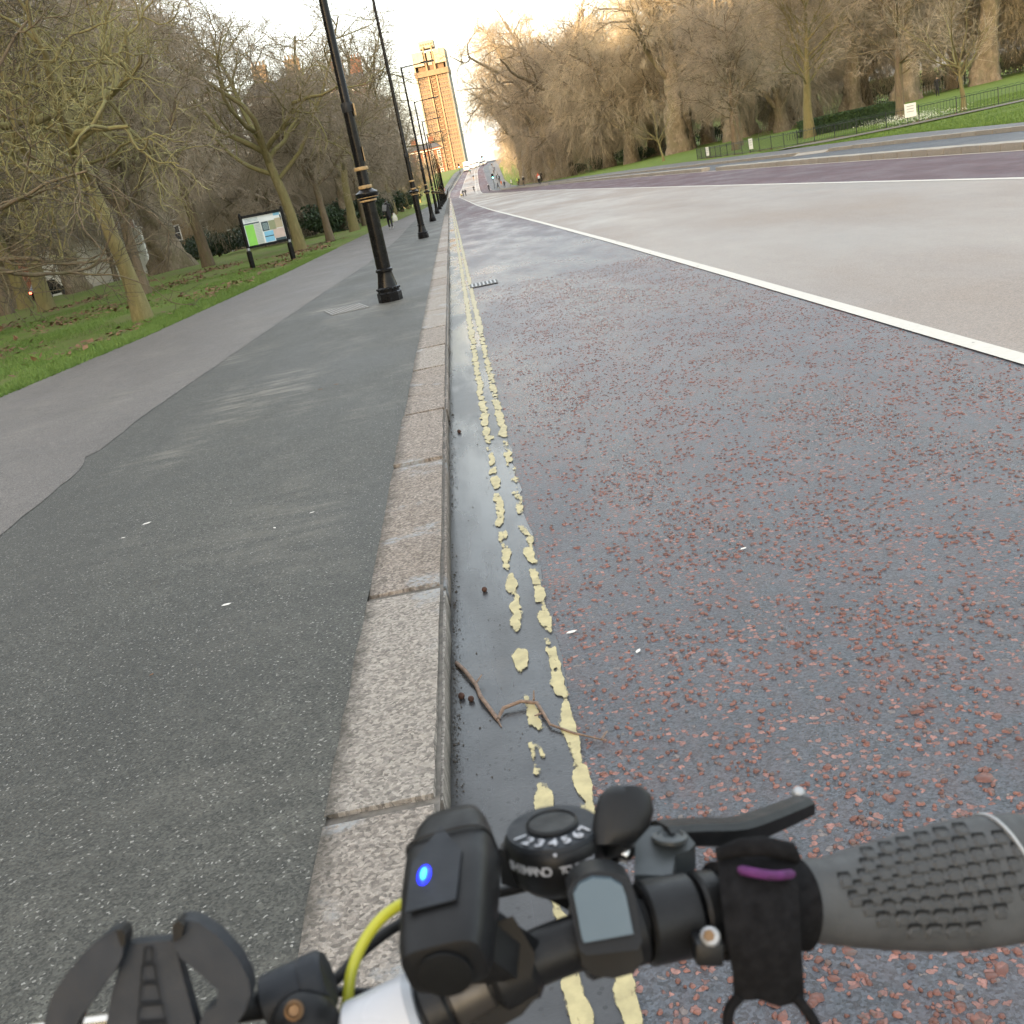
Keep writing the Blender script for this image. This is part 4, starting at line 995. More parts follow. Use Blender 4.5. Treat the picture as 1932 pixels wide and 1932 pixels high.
bo0 = MB().lathe([(.10, 0), (.10, .12), (.075, .15), (.07, .85), (.09, .88), (.09, .93), (.05, 1.02)], 12).mesh('bollard', M['black_paint'], 35)
for i in range(22):
    y = 268 + i * 6.5
    o = put('bollard', bo0, None, (float(KX(y)) - .75, y, float(zr(y)) + .1))
    tag(o, 'black bollard along the left kerb beyond the crossing, %s up the hill' % ords[i], 'bollard', 'bollards beyond the crossing')

# ------------------------------------------------------------------ green railings along the lawn, hedge, notices
def railings():
    pts = along(FEN, 1.83)
    e = empty('railings', (0, 0, 0), 0, 'low green iron railings between the lawn and the park pavement', 'fence')
    Hf = .82
    bar = MB().tube([(0, 0, -.08), (0, 0, Hf - .06)], .008, 5).mesh('bar', M['green_paint'])
    post = MB().box((0, 0, Hf / 2 - .05), (.035, .035, Hf + .12)).mesh('post', M['rail_dark'])
    nb = 0; mass = MB()
    for i, (a, b) in enumerate(zip(pts, pts[1:])):
        za, zb = zt(a.x, a.y), zt(b.x, b.y); d = b - a; L = d.length; ang = math.atan2(d.y, d.x)
        put('post', post, e, (a.x, a.y, za), ang)
        for hh in (.12, Hf - .09):
            MB().tube([(a.x, a.y, za + hh), (b.x, b.y, zb + hh)], .013, 4).build('rail', M['rail_dark'], e)
        n = 12
        for q in range(1, n):
            p = a + d * (q / n); z = za + (zb - za) * q / n
            if nb < 290: put('bar', bar, e, (p.x, p.y, z), ang); nb += 1
            else: mass.tube([(p.x, p.y, z - .08), (p.x, p.y, z + Hf - .06)], .008, 5)
        for q in range(0, n - 1, 2):
            p = a + d * ((q + .5) / n); p2 = a + d * ((q + 2.5) / n)
            z = za + (zb - za) * (q + 1.5) / n + Hf - .07
            m = (p + p2) / 2
            hoop = [Vector((p.x, p.y, z)), Vector((p.x * .8 + m.x * .2, p.y * .8 + m.y * .2, z + .055)), Vector((m.x, m.y, z + .08)), Vector((p2.x * .8 + m.x * .2, p2.y * .8 + m.y * .2, z + .055)), Vector((p2.x, p2.y, z))]
            mass.tube(hoop, .007, 4)
    if mass.V: mass.build('hoops', M['green_paint'], e)['kind'] = 'stuff'
railings()
def notice(x, y, rz, w, h, zb, label, lines=3):
    z = zt(x, y)
    e = empty('notice', (x, y, z), rz, label, 'sign', 'white notices on the railings')
    MB().box((0, 0, zb + h / 2), (w, .02, h)).build('panel', M['white_paint'], e)
    for s in (-1, 1): MB().box((s * w * .3, .03, zb * .5 + .1), (.02, .02, zb + .2)).build('stake', M['rail_dark'], e)
    gm = simple('notice_text', (.30, .32, .30), .6, .1, 5)
    for q in range(lines): MB().box((0, -.012, zb + h * (.8 - q * .2)), (w * .6, .004, h * .05)).build('text_line', gm, e)
notice(22.25, 51.2, RAD(-22), .52, .62, .36, 'large white notice on the railings below the snowdrops')
notice(18.75, 66.2, RAD(-72), .40, .62, .25, 'narrow white notice on the railings, second from the left')
notice(18.9, 78.0, RAD(-76), .42, .60, .22, 'narrow white notice at the left end of the railings')

def leaf_cloud(name, boxes, n, size, mats, seed, parent=None):
    """n small leaf quads filling a list of (centre, half-size) boxes"""
    rg = np.random.default_rng(seed); V = []; F = []
    vol = np.array([b[1][0] * b[1][1] * b[1][2] for b in boxes]); pick = rg.choice(len(boxes), n, p=vol / vol.sum())
    c = np.array([b[0] for b in boxes])[pick]; hs = np.array([b[1] for b in boxes])[pick]
    u = rg.uniform(-1, 1, (n, 3)); ax = rg.integers(0, 3, n)
    u[np.arange(n), ax] = np.sign(u[np.arange(n), ax]) * rg.uniform(.75, 1.04, n)
    p = c + u * hs
    a = norm(rg.normal(0, 1, (n, 3))); b = norm(np.cross(a, rg.normal(0, 1, (n, 3))))
    s = (size * rg.uniform(.6, 1.4, n))[:, None]
    V = np.stack([p - a * s, p + b * s * .55, p + a * s, p - b * s * .55], 1).reshape(-1, 3)
    F = np.arange(4 * n).reshape(n, 4)
    return put(name, np_mesh(name, V, F, mats), parent)
def hedge():
    A, B = Vector((25.5, 76.0, 0)), Vector((27.05, 64.9, 0))
    A.z, B.z = zt(A.x, A.y), zt(B.x, B.y)
    e = empty('hedge', A, 0, 'long clipped green hedge on the lawn behind the railings', 'hedge')
    d = B - A; n = 12; core = MB(); boxes = []
    ang = math.atan2(d.y, d.x); R = Matrix.Rotation(ang, 3, 'Z')
    for i in range(n):
        c = d * ((i + .5) / n) + Vector((0, 0, .5)); core.box(c, (d.length / n + .02, .95, 1.0), R)
        boxes.append((tuple(c), (.62, .66, .56)))
    core.build('core', M['hedge'], e)
    leaf_cloud('foliage', boxes, 26000, .045, M['hedge'], 5, e)
    hp = along([(24.4, 76.5), (25.9, 64.4)], .42)
    hf = empty('hoop_fence', (0, 0, 0), 0, 'row of low iron hoops along the foot of the hedge', 'fence')
    hm = MB().tube([(-.24, 0, -.1), (-.24, 0, .28), (-.17, 0, .42), (0, 0, .48), (.17, 0, .42), (.24, 0, .28), (.24, 0, -.1)], .012, 5).mesh('hoop', M['rail_dark'])
    for p in hp: put('hoop', hm, hf, (p.x, p.y, zt(p.x, p.y)), RAD(-83))
hedge()

# far park railings, white-topped, beyond the planes, and dark evergreen shrubs
far_rail = empty('far_railings', (0, 0, 0), 0, 'pale far railings behind the giant plane trunks', 'fence')
pl = MB().box((0, 0, .5), (.07, .05, 1.05)).mesh('pale', M['white_paint'])
for i, p in enumerate(along([(34, 190), (52, 168), (66, 150), (80, 138), (98, 128)], .36)[:290]): put('pale', pl, far_rail, (p.x, p.y, zt(p.x, p.y)))
fr = MB()
q0 = along([(34, 190), (52, 168), (66, 150), (80, 138), (98, 128)], 3.0)
for a, b in zip(q0, q0[1:]): fr.tube([(a.x, a.y, zt(a.x, a.y) + .8), (b.x, b.y, zt(b.x, b.y) + .8)], .04, 4)
fr.build('rail', M['rail_dark'], far_rail)
def shrub(x, y, w, h, label, n=2600, m='evergreen', leaf=.16):
    e = empty('shrub', (x, y, zt(x, y)), 0, label, 'shrub', 'dark evergreen shrubs')
    rg = np.random.default_rng(int(abs(x) * 7 + y)); lobes = []
    for q in range(7):
        lobes.append(((rg.uniform(-.55, .55) * w, rg.uniform(-.4, .4) * w, rg.uniform(.25, .7) * h), rg.uniform(.3, .5) * w, rg.uniform(.25, .4) * h))
    V = []; per = n // 7
    for c, rw, rh in lobes:
        d = norm(rg.normal(0, 1, (per, 3))) * rg.uniform(.7, 1.08, (per, 1))
        p = np.array(c) + d * np.array([rw, rw, rh]); p[:, 2] = np.maximum(p[:, 2], .03)
        a = norm(rg.normal(0, 1, (per, 3))); b = norm(np.cross(a, rg.normal(0, 1, (per, 3)))); s = (leaf * rg.uniform(.6, 1.4, per))[:, None]
        V.append(np.stack([p - a * s, p + b * s * .5, p + a * s, p - b * s * .5], 1).reshape(-1, 3))
    V = np.concatenate(V)
    put('foliage', np_mesh('foliage', V, np.arange(len(V)).reshape(-1, 4), M[m]), e)
    st = MB()
    for q in range(5): st.tube([(0, 0, -.1), (rg.uniform(-.3, .3) * w, rg.uniform(-.3, .3) * w, h * .6)], [.05, .02], 5)
    st.build('stems', M['bark_brown'], e)
i = 0
for x, y, w, h in [(-10.5, 92, 3, 2.4), (-12, 100, 3.5, 2.8), (-14.5, 108, 4, 3), (-17, 104, 3.5, 2.6), (-10.5, 112, 3, 2.8), (-9.5, 124, 3, 3), (-10, 138, 3, 3.2), (-20, 114, 4, 3), (-24, 108, 4, 2.6), (-9.4, 152, 3, 3.4), (-9.5, 170, 3, 3.5), (-9, 195, 3, 3.5), (-8.5, 225, 3.5, 4), (-27, 116, 4, 3)]:
    shrub(x, y, w, h, 'dark evergreen shrub between the left trunks, %s from the board' % ords[i]); i += 1
i = 0
for x, y, w, h in [(70, 150, 5, 3.2), (62, 158, 4, 3), (78, 142, 5, 3.5), (86, 136, 5, 3.4), (96, 130, 6, 4), (54, 172, 5, 3), (30.5, 172, 4, 2.2), (27.5, 188, 4, 2.6), (46, 182, 5, 3), (25, 210, 3, 2), (106, 122, 6, 4.5), (72, 170, 6, 4)]:
    shrub(x, y, w, h, 'dark evergreen shrub at the back of the park, %s from the giant trunks' % ords[i]); i += 1

# ------------------------------------------------------------------ grass blades, fallen leaves, snowdrops, chippings
def blades(name, n, region, hgt, wid, mat, seed, label, cat):
    rg = np.random.default_rng(seed); P = region(rg, n); n = len(P)
    z = np.array([zt(x, y) for x, y in P]) - .01
    a = rg.uniform(0, 2 * np.pi, n); h = hgt * rg.uniform(.5, 1.3, n); w = wid * rg.uniform(.7, 1.3, n)
    lx, ly = rg.normal(0, .45, n) * h, rg.normal(0, .45, n) * h
    base = np.column_stack([P, z]); off = np.column_stack([np.cos(a) * w, np.sin(a) * w, np.zeros(n)])
    tip = base + np.column_stack([lx, ly, h])
    V = np.stack([base - off, base + off, tip], 1).reshape(-1, 3)
    tag(put(name, np_mesh(name, V, np.arange(3 * n).reshape(n, 3), mat)), label, cat, kind='stuff')
def gmat(name, a, b):
    t = NT(name); p = t.pos
    c = t.mix(t.ramp(t.noise(p, 3, 4), .3, .7), a, b)
    return t.out(t.mix(t.ramp(t.noise(p, 40, 3), .3, .7), tuple(x * .6 for x in a), c), .7, spec=.2)
M['blade'] = gmat('grass_blade', (.125, .21, .042), (.22, .32, .085))
def reg_left(rg, n):
    y = 12 + 33 * rg.uniform(0, 1, n) ** 1.7
    d = 9.5 * rg.uniform(0, 1, n) ** 1.5
    x = np.array([float(GL(v)) for v in y]) - d + .03
    keep = (np.sin(x * 1.3 + y * .7) * np.sin(y * .45 - x * .6 + 1) + rg.normal(0, .25, len(x)) > -.1) | (d < 1.0 + .4 * np.sin(y * .8))
    return np.column_stack([x, y])[keep]
blades('grass', 150000, reg_left, .075, .006, M['blade'], 1, 'green grass of the left verge beside the pavement', 'grass')
def reg_right(rg, n):
    y = 26 + 36 * rg.uniform(0, 1, n); x = np.array([float(PV(v)) for v in y]) + 15 * rg.uniform(0, 1, n) ** 1.3 + .1
    return np.column_stack([x, y])
blades('lawn_grass', 60000, reg_right, .09, .012, M['blade'], 2, 'green grass of the park lawn by the railings', 'grass')
def scatter_leaves(name, P, size, mat, seed, label, cat, lift=.02):
    rg = np.random.default_rng(seed); n = len(P)
    z = np.array([zt(x, y) for x, y in P]) + rg.uniform(.005, lift, n)
    p = np.column_stack([P, z]); a = rg.normal(0, 1, (n, 3)); a[:, 2] *= .25; a = norm(a)
    b = norm(np.cross(a, rg.normal(0, .2, (n, 3)) + np.array([0, 0, 1]))); s = (size * rg.uniform(.5, 1.4, n))[:, None]
    V = np.stack([p - a * s, p + b * s * .6, p + a * s, p - b * s * .6], 1).reshape(-1, 3)
    tag(put(name, np_mesh(name, V, np.arange(4 * n).reshape(n, 4), mat)), label, cat, kind='stuff')
rg = np.random.default_rng(8)
y = rg.uniform(13, 60, 16000); x = np.array([float(GL(v)) for v in y]) - rg.uniform(.9, 12, 16000)
k = np.sin(x * .8 + y * .33) * np.sin(y * .27 - x * .5) + rg.normal(0, .3, 16000) > .28
scatter_leaves('fallen_leaves', np.column_stack([x, y])[k], .075, M['litter'], 3, 'brown fallen leaves lying in the left grass', 'leaves', .07)
fp = along(FEN, .02); fp = np.array([(p.x + rg.normal(.1, .22), p.y + rg.normal(-.1, .22)) for p in fp]); fp = fp[rg.uniform(0, 1, len(fp)) < .5 + .5 * np.sin(fp[:, 1] * .9)]
scatter_leaves('fallen_leaves', fp, .05, M['litter'], 4, 'rusty fallen leaves gathered along the railings', 'leaves', .12)
y = rg.uniform(50.5, 66, 3600); x = 21.2 + (y - 50) * .22 + rg.normal(2.0, .9, 3600)
k = (np.sin(y * 2.1) * np.sin(x * 1.6) > -.3)
scatter_leaves('snowdrops', np.column_stack([x, y])[k], .035, M['petal'], 5, 'drift of white snowdrops on the lawn behind the railings', 'flowers', .3)

def chippings():
    """red stone chips standing proud of the binder, near part of the lane"""
    rg = np.random.default_rng(4); n = 46000
    y = .7 + 15 * rg.uniform(0, 1, n) ** 2.1; x = .07 + 2.8 * rg.uniform(0, 1, n)
    dens = .5 + .5 * np.sin(x * 5.3 + 2 * np.sin(y * 2.1)) * np.sin(y * 4.1 + 1.7 * np.sin(x * 3.3)) + .45 * np.sin(x * 17 + y * 3) * np.sin(y * 13 - x * 5)
    k = rg.uniform(0, 1, n) < np.clip(dens * .9 + .12, .06, 1) * np.clip((x - .03) / .5, .35, 1)
    x, y = x[k], y[k]; n = len(x); q = 7
    a = np.arange(q) * 2 * np.pi / q
    rr = (.0072 * rg.lognormal(0, .34, n))[:, None] * rg.uniform(.62, 1.25, (n, q)); th = rg.uniform(0, 6.28, n)[:, None] + a[None, :]
    el = rg.uniform(.6, 1.0, n)[:, None]; ro = rg.uniform(0, 3.14, n)[:, None]
    px, py = rr * np.cos(th), rr * np.sin(th) * el
    px, py = px * np.cos(ro) - py * np.sin(ro), px * np.sin(ro) + py * np.cos(ro)
    h = rg.uniform(.0015, .005, n)
    bot = np.stack([x[:, None] + px, y[:, None] + py, np.full((n, q), -.002)], -1)
    tilt = rg.normal(0, .12, (n, 2))
    tz = h[:, None] + px * .75 * tilt[:, :1] + py * .75 * tilt[:, 1:]
    top = np.stack([x[:, None] + px * .8, y[:, None] + py * .8, np.maximum(tz, .0005)], -1)
    V = np.concatenate([bot, top], 1).reshape(-1, 3)
    b = (np.arange(n) * 2 * q)[:, None]
    F = []
    me = bpy.data.meshes.new('chippings')
    side = np.stack([b + np.arange(q), b + (np.arange(q) + 1) % q, b + q + (np.arange(q) + 1) % q, b + q + np.arange(q)], -1).reshape(-1, 4)
    cap = (b + q + np.arange(q)).reshape(-1, q)
    nv = len(V); me.vertices.add(nv); me.vertices.foreach_set('co', V.astype(np.float32).ravel())
    loops = np.concatenate([side.ravel(), cap.ravel()]).astype(np.int32); me.loops.add(len(loops)); me.loops.foreach_set('vertex_index', loops)
    ls = np.concatenate([np.arange(len(side)) * 4, len(side) * 4 + np.arange(n) * q]).astype(np.int32); me.polygons.add(len(ls)); me.polygons.foreach_set('loop_start', ls)
    me.polygons.foreach_set('loop_total', np.concatenate([np.full(len(side), 4), np.full(n, q)]).astype(np.int32))
    t = NT('red_chipping'); p = t.pos
    vo = t.vor(p, 40); c = t.sep(vo.outputs['Color'])
    col = t.mix(c[0], (.12, .046, .033), (.265, .112, .082)); col = t.mix(t.math('GREATER_THAN', c[1], .84), col, (.115, .075, .064))
    me.materials.append(t.out(t.mix(t.ramp(t.noise(p, 300, 3), .35, .65, .45, 0), col, (.08, .042, .032)), .42, spec=.45)); me.update(calc_edges=True)
    tag(put('chippings', me), 'red stone chippings rolled into the dark road surface', 'chippings', kind='stuff')
chippings()

# ------------------------------------------------------------------ small litter
M['twig'] = simple('fallen_twig_bark', (.17, .115, .082), .7, .35, 60, bump=.002, bscale=200)
tp = [(-.292, 3.154), (-.262, 3.06), (-.228, 2.953), (-.215, 2.86), (-.17, 2.718), (-.150, 2.765), (-.094, 2.775), (-.047, 2.756), (-.035, 2.69), (-.02, 2.618), (.04, 2.55), (.123, 2.483)]
tz = [.008, .02, .014, .02, .008, .016, .022, .016, .018, .014, .012, .008]
tw_ = empty('fallen_twig', (-.1, 2.75, 0), 0, 'crooked fallen twig lying across the gutter and yellow lines', 'twig')
B_ = MB().tube([(x + .1, y - 2.75, z) for (x, y), z in zip(tp, tz)], [.0075, .007, .0068, .0065, .0072, .006, .0056, .006, .0048, .004, .0034, .002], 7)
B_.build('stem', M['twig'], tw_, 60)
s_ = MB()
for a, b in (((-.13, .21, .016), (-.105, .235, .03)), ((-.07, -.03, .008), (-.062, -.075, .006)), ((.045, .02, .02), (.05, .05, .035)), ((.21, -.26, .01), (.232, -.225, .012)), ((.065, -.06, .016), (.04, -.075, .02))): s_.tube([a, b], [.004, .002], 5)
s_.build('side_shoots', M['twig'], tw_, 60)
nut = MB().ball((0, 0, .009), .011, 9, 6).mesh('seed_ball', simple('seed_ball', (.07, .032, .02), .9, .4, 80, bump=.003, bscale=300), 60)
for i, (x, y, s) in enumerate([(-.277, 2.903, 1), (-.247, 2.873, .9), (-.175, 3.747, 1.0), (-.249, 6.56, 1.2)]):
    o = put('seed_ball', nut, None, (x, y, .004)); o.scale = (s, s, s)
    tag(o, ['brown seed ball in the gutter, left one of the pair by the twig', 'brown seed ball in the gutter, right one of the pair by the twig', 'dark seed ball alone in the gutter beyond the twig', 'dark speck of a seed ball far along the gutter'][i], 'seed', 'seed balls in the gutter')
lf = MB().add([(-.5, 0, 0), (-.2, .22, .03), (.2, .2, .02), (.5, 0, .03), (.2, -.2, .0), (-.2, -.22, .02)], [(0, 1, 2, 3, 4, 5)]).mesh('pale_leaf', simple('pale_leaf', (.62, .60, .55), .6, .15, 10))
lf2 = MB().add([(-.5, 0, 0), (-.2, .22, .03), (.2, .2, .02), (.5, 0, .03), (.2, -.2, .0), (-.2, -.22, .02)], [(0, 1, 2, 3, 4, 5)]).mesh('brown_leaf', M['litter'])
for i, (x, y, z, s, r, m) in enumerate([(-1.98, 5.45, .110, .055, .6, lf), (-1.21, 3.9, .110, .045, .2, lf), (-2.05, 5.25, .110, .03, .1, lf), (-1.0, 5.0, .110, .03, .5, lf), (-1.17, 4.86, .110, .028, 2, lf), (-1.36, 3.34, .110, .02, 1, lf2),
        (.11, 3.22, .006, .04, .2, lf), (.30, 2.98, .006, .03, 1, lf), (.83, 3.65, .006, .03, .4, lf), (-1.29, 8.89, .111, .05, .1, lf2), (-1.42, 8.8, .110, .05, .5, lf2)]):
    o = put('fallen_leaf', m, None, (x, y, z), r); o.scale = (s, s, s)
    tag(o, ['largest pale leaf fleck on the left pavement', 'pale leaf fleck on the pavement closest to the kerb stones', 'small pale fleck beside the largest pavement leaf', 'pale fleck on the pavement near the kerb, upper of two', 'pale fleck on the pavement near the kerb, lower of two', 'tiny brown leaf low on the left pavement', 'pale leaf fleck on the road beside the yellow lines', 'pale fleck on the red chippings right of the yellow lines', 'pale fleck out in the red chippings', 'brown leaf scrap mid pavement before the grating', 'second brown leaf scrap mid pavement before the grating'][i], 'leaf', 'small leaves on the ground')

def grit():
    """black grit and leaf crumbs lying in the angle between kerb and gutter"""
    rg = np.random.default_rng(21); n = 5200
    y = .6 + 26 * rg.uniform(0, 1, n) ** 1.6; x = -.306 + np.abs(rg.normal(0, .016, n)) + (rg.uniform(0, 1, n) < .12) * rg.uniform(0, .22, n)
    k = np.sin(y * 2.3) + np.sin(y * 5.1 + 1) + rg.normal(0, .9, n) > -.6; x, y = x[k], y[k]; n = len(x)
    p = np.column_stack([x, y, np.full(n, .0055)]); s = (.0020 * rg.lognormal(0, .5, n))[:, None]
    a = rg.uniform(0, 6.28, n); d1 = np.column_stack([np.cos(a), np.sin(a), np.zeros(n)]); d2 = np.column_stack([-np.sin(a), np.cos(a), np.zeros(n)]); up = np.array([0, 0, 1.0])
    V = np.stack([p - d1 * s, p + d2 * s * .7, p + d1 * s, p - d2 * s * .7, p + up * s * .8], 1).reshape(-1, 3); b = (np.arange(n) * 5)[:, None]
    F = np.concatenate([np.column_stack([b + i, b + (i + 1) % 4, b + 4]) for i in range(4)])
    tag(put('grit', np_mesh('grit', V, F, simple('gutter_grit', (.055, .044, .032), .9, .5, 200))), 'dark grit and crumbs lying along the foot of the kerb', 'grit', kind='stuff')
grit()
# ------------------------------------------------------------------ people and dogs
def cloth(name, col): return simple(name, col, .8, .15, 12)
CL = {'black': cloth('black_cloth', (.012, .012, .014)), 'navy': cloth('navy_cloth', (.018, .022, .04)), 'grey': cloth('grey_cloth', (.16, .165, .17)), 'red': cloth('red_cloth', (.55, .10, .05)), 'orange': cloth('orange_cloth', (.55, .17, .07)),
      'hivis': cloth('hi_vis_cloth', (.50, .66, .10)), 'white': cloth('white_cloth', (.72, .72, .70)), 'tan': cloth('tan_cloth', (.34, .25, .17)), 'skin': simple('skin', (.52, .33, .24), .6, .08, 8), 'hair': cloth('dark_hair', (.035, .024, .018)),
      'fair': cloth('grey_hair', (.42, .38, .33)), 'shoe': cloth('dark_shoe', (.02, .02, .02)), 'teal': cloth('teal_cloth', (.04, .13, .13))}
def skin_mesh(name, J, E_, mats, zone, sub=2):
    me = bpy.data.meshes.new(name); me.from_pydata([j[0] for j in J], E_, [])
    ob = bpy.data.objects.new('tmp', me); C.objects.link(ob)
    ob.modifiers.new('s', 'SKIN'); ss = ob.modifiers.new('u', 'SUBSURF'); ss.levels = sub
    ob.modifiers['s'].use_smooth_shade = True
    for i, j in enumerate(J):
        sv = me.skin_vertices[0].data[i]; r = j[1]; sv.radius = r if isinstance(r, tuple) else (r, r); sv.use_root = (i == 0)
    dg = bpy.context.evaluated_depsgraph_get(); out = bpy.data.meshes.new_from_object(ob.evaluated_get(dg))
    bpy.data.objects.remove(ob); out.name = name
    out.materials.clear()
    for m in mats: out.materials.append(m)
    for p in out.polygons:
        p.material_index = zone(p.center); p.use_smooth = True
    return out
def body(pose='walk', top='black', legs='black', hair='hair', shoe='shoe', stride=.28, arm=.18, bend=0.0, h=1.70, long_coat=False, bare_leg=False):
    """figure facing +y, feet at z=0"""
    s = h / 1.72
    hip, sh, hd = .92, 1.42, 1.60
    if pose == 'ride': hipv = (0, -.12, .95); shv = (0, .22, 1.38); neck = (0, .27, 1.46); head = (0, .31, 1.60)
    else: hipv = (0, -.02 - bend * .2, hip); shv = (0, .02 + bend * .35, sh - bend * .08); neck = (0, .03 + bend * .4, 1.49 - bend * .1); head = (0, .05 + bend * .45, hd - bend * .12)
    J = [(hipv, (.155, .115)), (tuple((np.array(hipv) + np.array(shv)) / 2), (.15, .105)), (shv, (.165, .105)), (neck, .055), (head, (.085, .10)), ((head[0], head[1], head[2] + .10), (.06, .075))]
    E_ = [(0, 1), (1, 2), (2, 3), (3, 4), (4, 5)]
    def add(p, v, r): J.append((v, r)); E_.append((p, len(J) - 1)); return len(J) - 1
    feet = []
    for q, sx in enumerate((-1, 1)):
        d = stride * (1 if q == 0 else -1)
        if pose == 'ride':
            k = add(0, (sx * .11, .28 if q == 0 else .18, .80 if q == 0 else .62), .075); a = add(k, (sx * .11, .06 if q == 0 else .10, .48 if q == 0 else .26), .048); add(a, (sx * .11, .20 if q == 0 else .24, .45 if q == 0 else .22), .042)
        else:
            k = add(0, (sx * .10, d * .55 + .03, .50), .072); a = add(k, (sx * .10, d, .09 + (.05 if d < 0 else 0)), .046); add(a, (sx * .11, d + .16, .045), .045)
        u = add(2, (sx * .20, shv[1], shv[2] - .02), .062)
        if pose == 'ride': e = add(u, (sx * .25, .42, 1.18), .045); w = add(e, (sx * .24, .58, 1.03), .036); add(w, (sx * .23, .65, 1.03), .038)
        else:
            b = -arm * (1 if q == 0 else -1)
            e = add(u, (sx * .25, shv[1] + b * .5 - .03, 1.14), .047); w = add(e, (sx * .25, shv[1] + b + .03, .90), .037); add(w, (sx * .25, shv[1] + b + .05, .81), .04)
    J = [(tuple(np.array(v) * s), tuple(x * s for x in r) if isinstance(r, tuple) else r * s) for v, r in J]
    mats = [CL[top], CL[legs], CL['skin'], CL[hair], CL[shoe]]
    hw = .80 if not long_coat else .62
    hx, hy, hz_ = [c * s for c in head]
    def zone(c):
        z = c.z / s
        if z > 1.50 and abs(c.x) < .14 * s and abs(c.z - hz_) < .24 * s and abs(c.y - hy) < .2 * s:
            if z < head[2] - .10 and z < 1.53: return 2
            return 3 if (c.z > hz_ + .04 * s or c.y < hy + .0) else 2
        if pose != 'ride' and abs(c.x) > .20 * s and z < .86: return 2
        if pose == 'ride': return 0 if (c.y > .1 * s and z > 1.0) or z > 1.02 else (4 if z < .24 or (z < .5 and c.y > .14 * s) else 1)
        if z < .13: return 4
        if bare_leg and z < .55: return 2
        return 0 if z > hw else 1
    return skin_mesh('body', J, E_, mats, zone), s
PG = 'people about the park and road'
def person(x, y, rz, label, z=None, extras=None, **kw):
    me, s = body(**kw)
    e = empty('person', (x, y, zt(x, y) if z is None else z), rz, label, 'person', PG)
    put('body', me, e)
    if extras: extras(e, s)
    return e
zp = lambda y: float(zr(y)) + .108
def bags(e, s):
    MB().rbox((-.13, -.16, 1.16), (.24, .13, .34), .04, Matrix.Rotation(.25, 3, 'Y')).build('shoulder_bag', CL['grey'], e, 50)
    MB().tube([(-.16, -.16, 1.3), (-.05, -.15, 1.42), (.12, -.05, 1.46)], .014, 5).build('strap', CL['grey'], e)
woman = person(-3.55, 59.2, 0, 'person in black with a grey shoulder bag walking away up the left pavement', zp(59), bags, h=1.58, stride=.24, shoe='white', top='black', legs='black')
bag = empty('carrier_bag', (-3.24, 59.2, zp(59) + .36), .2, 'pale carrier bag hanging from the walker on the left pavement', 'bag')
MB().rings([[Vector((sx * w, sy * d, z)) for sx, sy in ((-1, -1), (0, -1.25), (1, -1), (1, 1), (0, 1.25), (-1, 1))] for w, d, z in ((.10, .05, 0), (.14, .075, .06), (.13, .07, .24), (.07, .03, .36), (.03, .015, .43))]).build('pouch', cloth('bag_plastic', (.56, .57, .48)), bag, 60)
MB().tube([(-.02, 0, .42), (0, 0, .50), (.02, 0, .42)], .006, 5).build('handle', CL['white'], bag)

def bicycle(e, s, col='black'):
    R = .34
    for y_ in (-.52, .52):
        w = MB().rings([[Vector((math.cos(b) * .018, y_ + math.cos(a) * (R - .018 + math.sin(b) * .018), R + math.sin(a) * (R - .018 + math.sin(b) * .018))) for b in [math.pi * 2 * j / 6 for j in range(6)]] for a in [math.pi * 2 * q / 22 for q in range(23)]], False).build('wheel', M['tyre'], e, 60)
        sp = MB()
        for q in range(10):
            a = q * math.pi / 5; sp.tube([(0, y_, R), (0, y_ + math.cos(a) * (R - .02), R + math.sin(a) * (R - .02))], .003, 3)
        sp.build('spokes', M['grey_metal'], w)
    f = MB()
    for a, b in (((0, -.52, R), (0, -.10, .30)), ((0, -.10, .30), (0, -.24, .88)), ((0, -.24, .80), (0, .36, .82)), ((0, -.10, .30), (0, .40, .70)), ((0, .36, .95), (0, .52, R)), ((0, -.52, R), (0, -.22, .76))): f.tube([a, b], .018, 7)
    f.build('frame', CL[col], e, 50)
    MB().tube([(-.27, .56, 1.02), (-.1, .40, 1.0), (.1, .40, 1.0), (.27, .56, 1.02)], .013, 6).build('handlebar', M['dark_metal'], e, 50)
    MB().rbox((0, -.27, .90), (.15, .26, .06), .02).build('saddle', CL['black'], e)
    MB().tube([(-.1, -.10, .16), (-.05, -.10, .30), (.05, -.10, .30), (.1, -.10, .44)], .01, 5).build('cranks', M['grey_metal'], e)
def cyclist(x, y, rz, label, z=None, **kw):
    p = person(x, y, rz, 'person %s, riding a bicycle' % label, z, None, pose='ride', **kw)
    b = empty('bicycle', p.location, rz, 'bicycle ridden by the person %s' % label, 'bicycle', 'ridden bicycles')
    bicycle(b, 1)
# walkers and riders by the crossing on the right
cyclist(12.6, 150.5, .12, 'in a red jacket with a white bag', zp(150) - .1, top='red', legs='black', hair='red')
pack = empty('rucksack', (12.62, 150.36, zp(150) + .99), .12, 'white rucksack on the back of the red-jacketed rider', 'bag')
MB().rbox((0, -.06, 0), (.30, .18, .40), .06).build('sack', CL['white'], pack, 50)
person(16.4, 190, .6, 'person in dark clothes standing beside the red-jacketed rider', None, h=1.85, top='black', legs='black', stride=.08, hair='fair')
cyclist(13.7, 214, .3, 'in a bright hi-vis jacket', zp(214), top='hivis', legs='tan', hair='hivis')
person(17.0, 262, .2, 'person in dark top between the two hi-vis riders', None, top='navy', legs='black')
cyclist(13.6, 196, -.2, 'in black with pale sleeves and white helmet', zp(196), top='black', legs='tan', hair='white')
person(16.6, 286, 1.0, 'person in a white coat by the park path', None, top='white', legs='navy', long_coat=True)
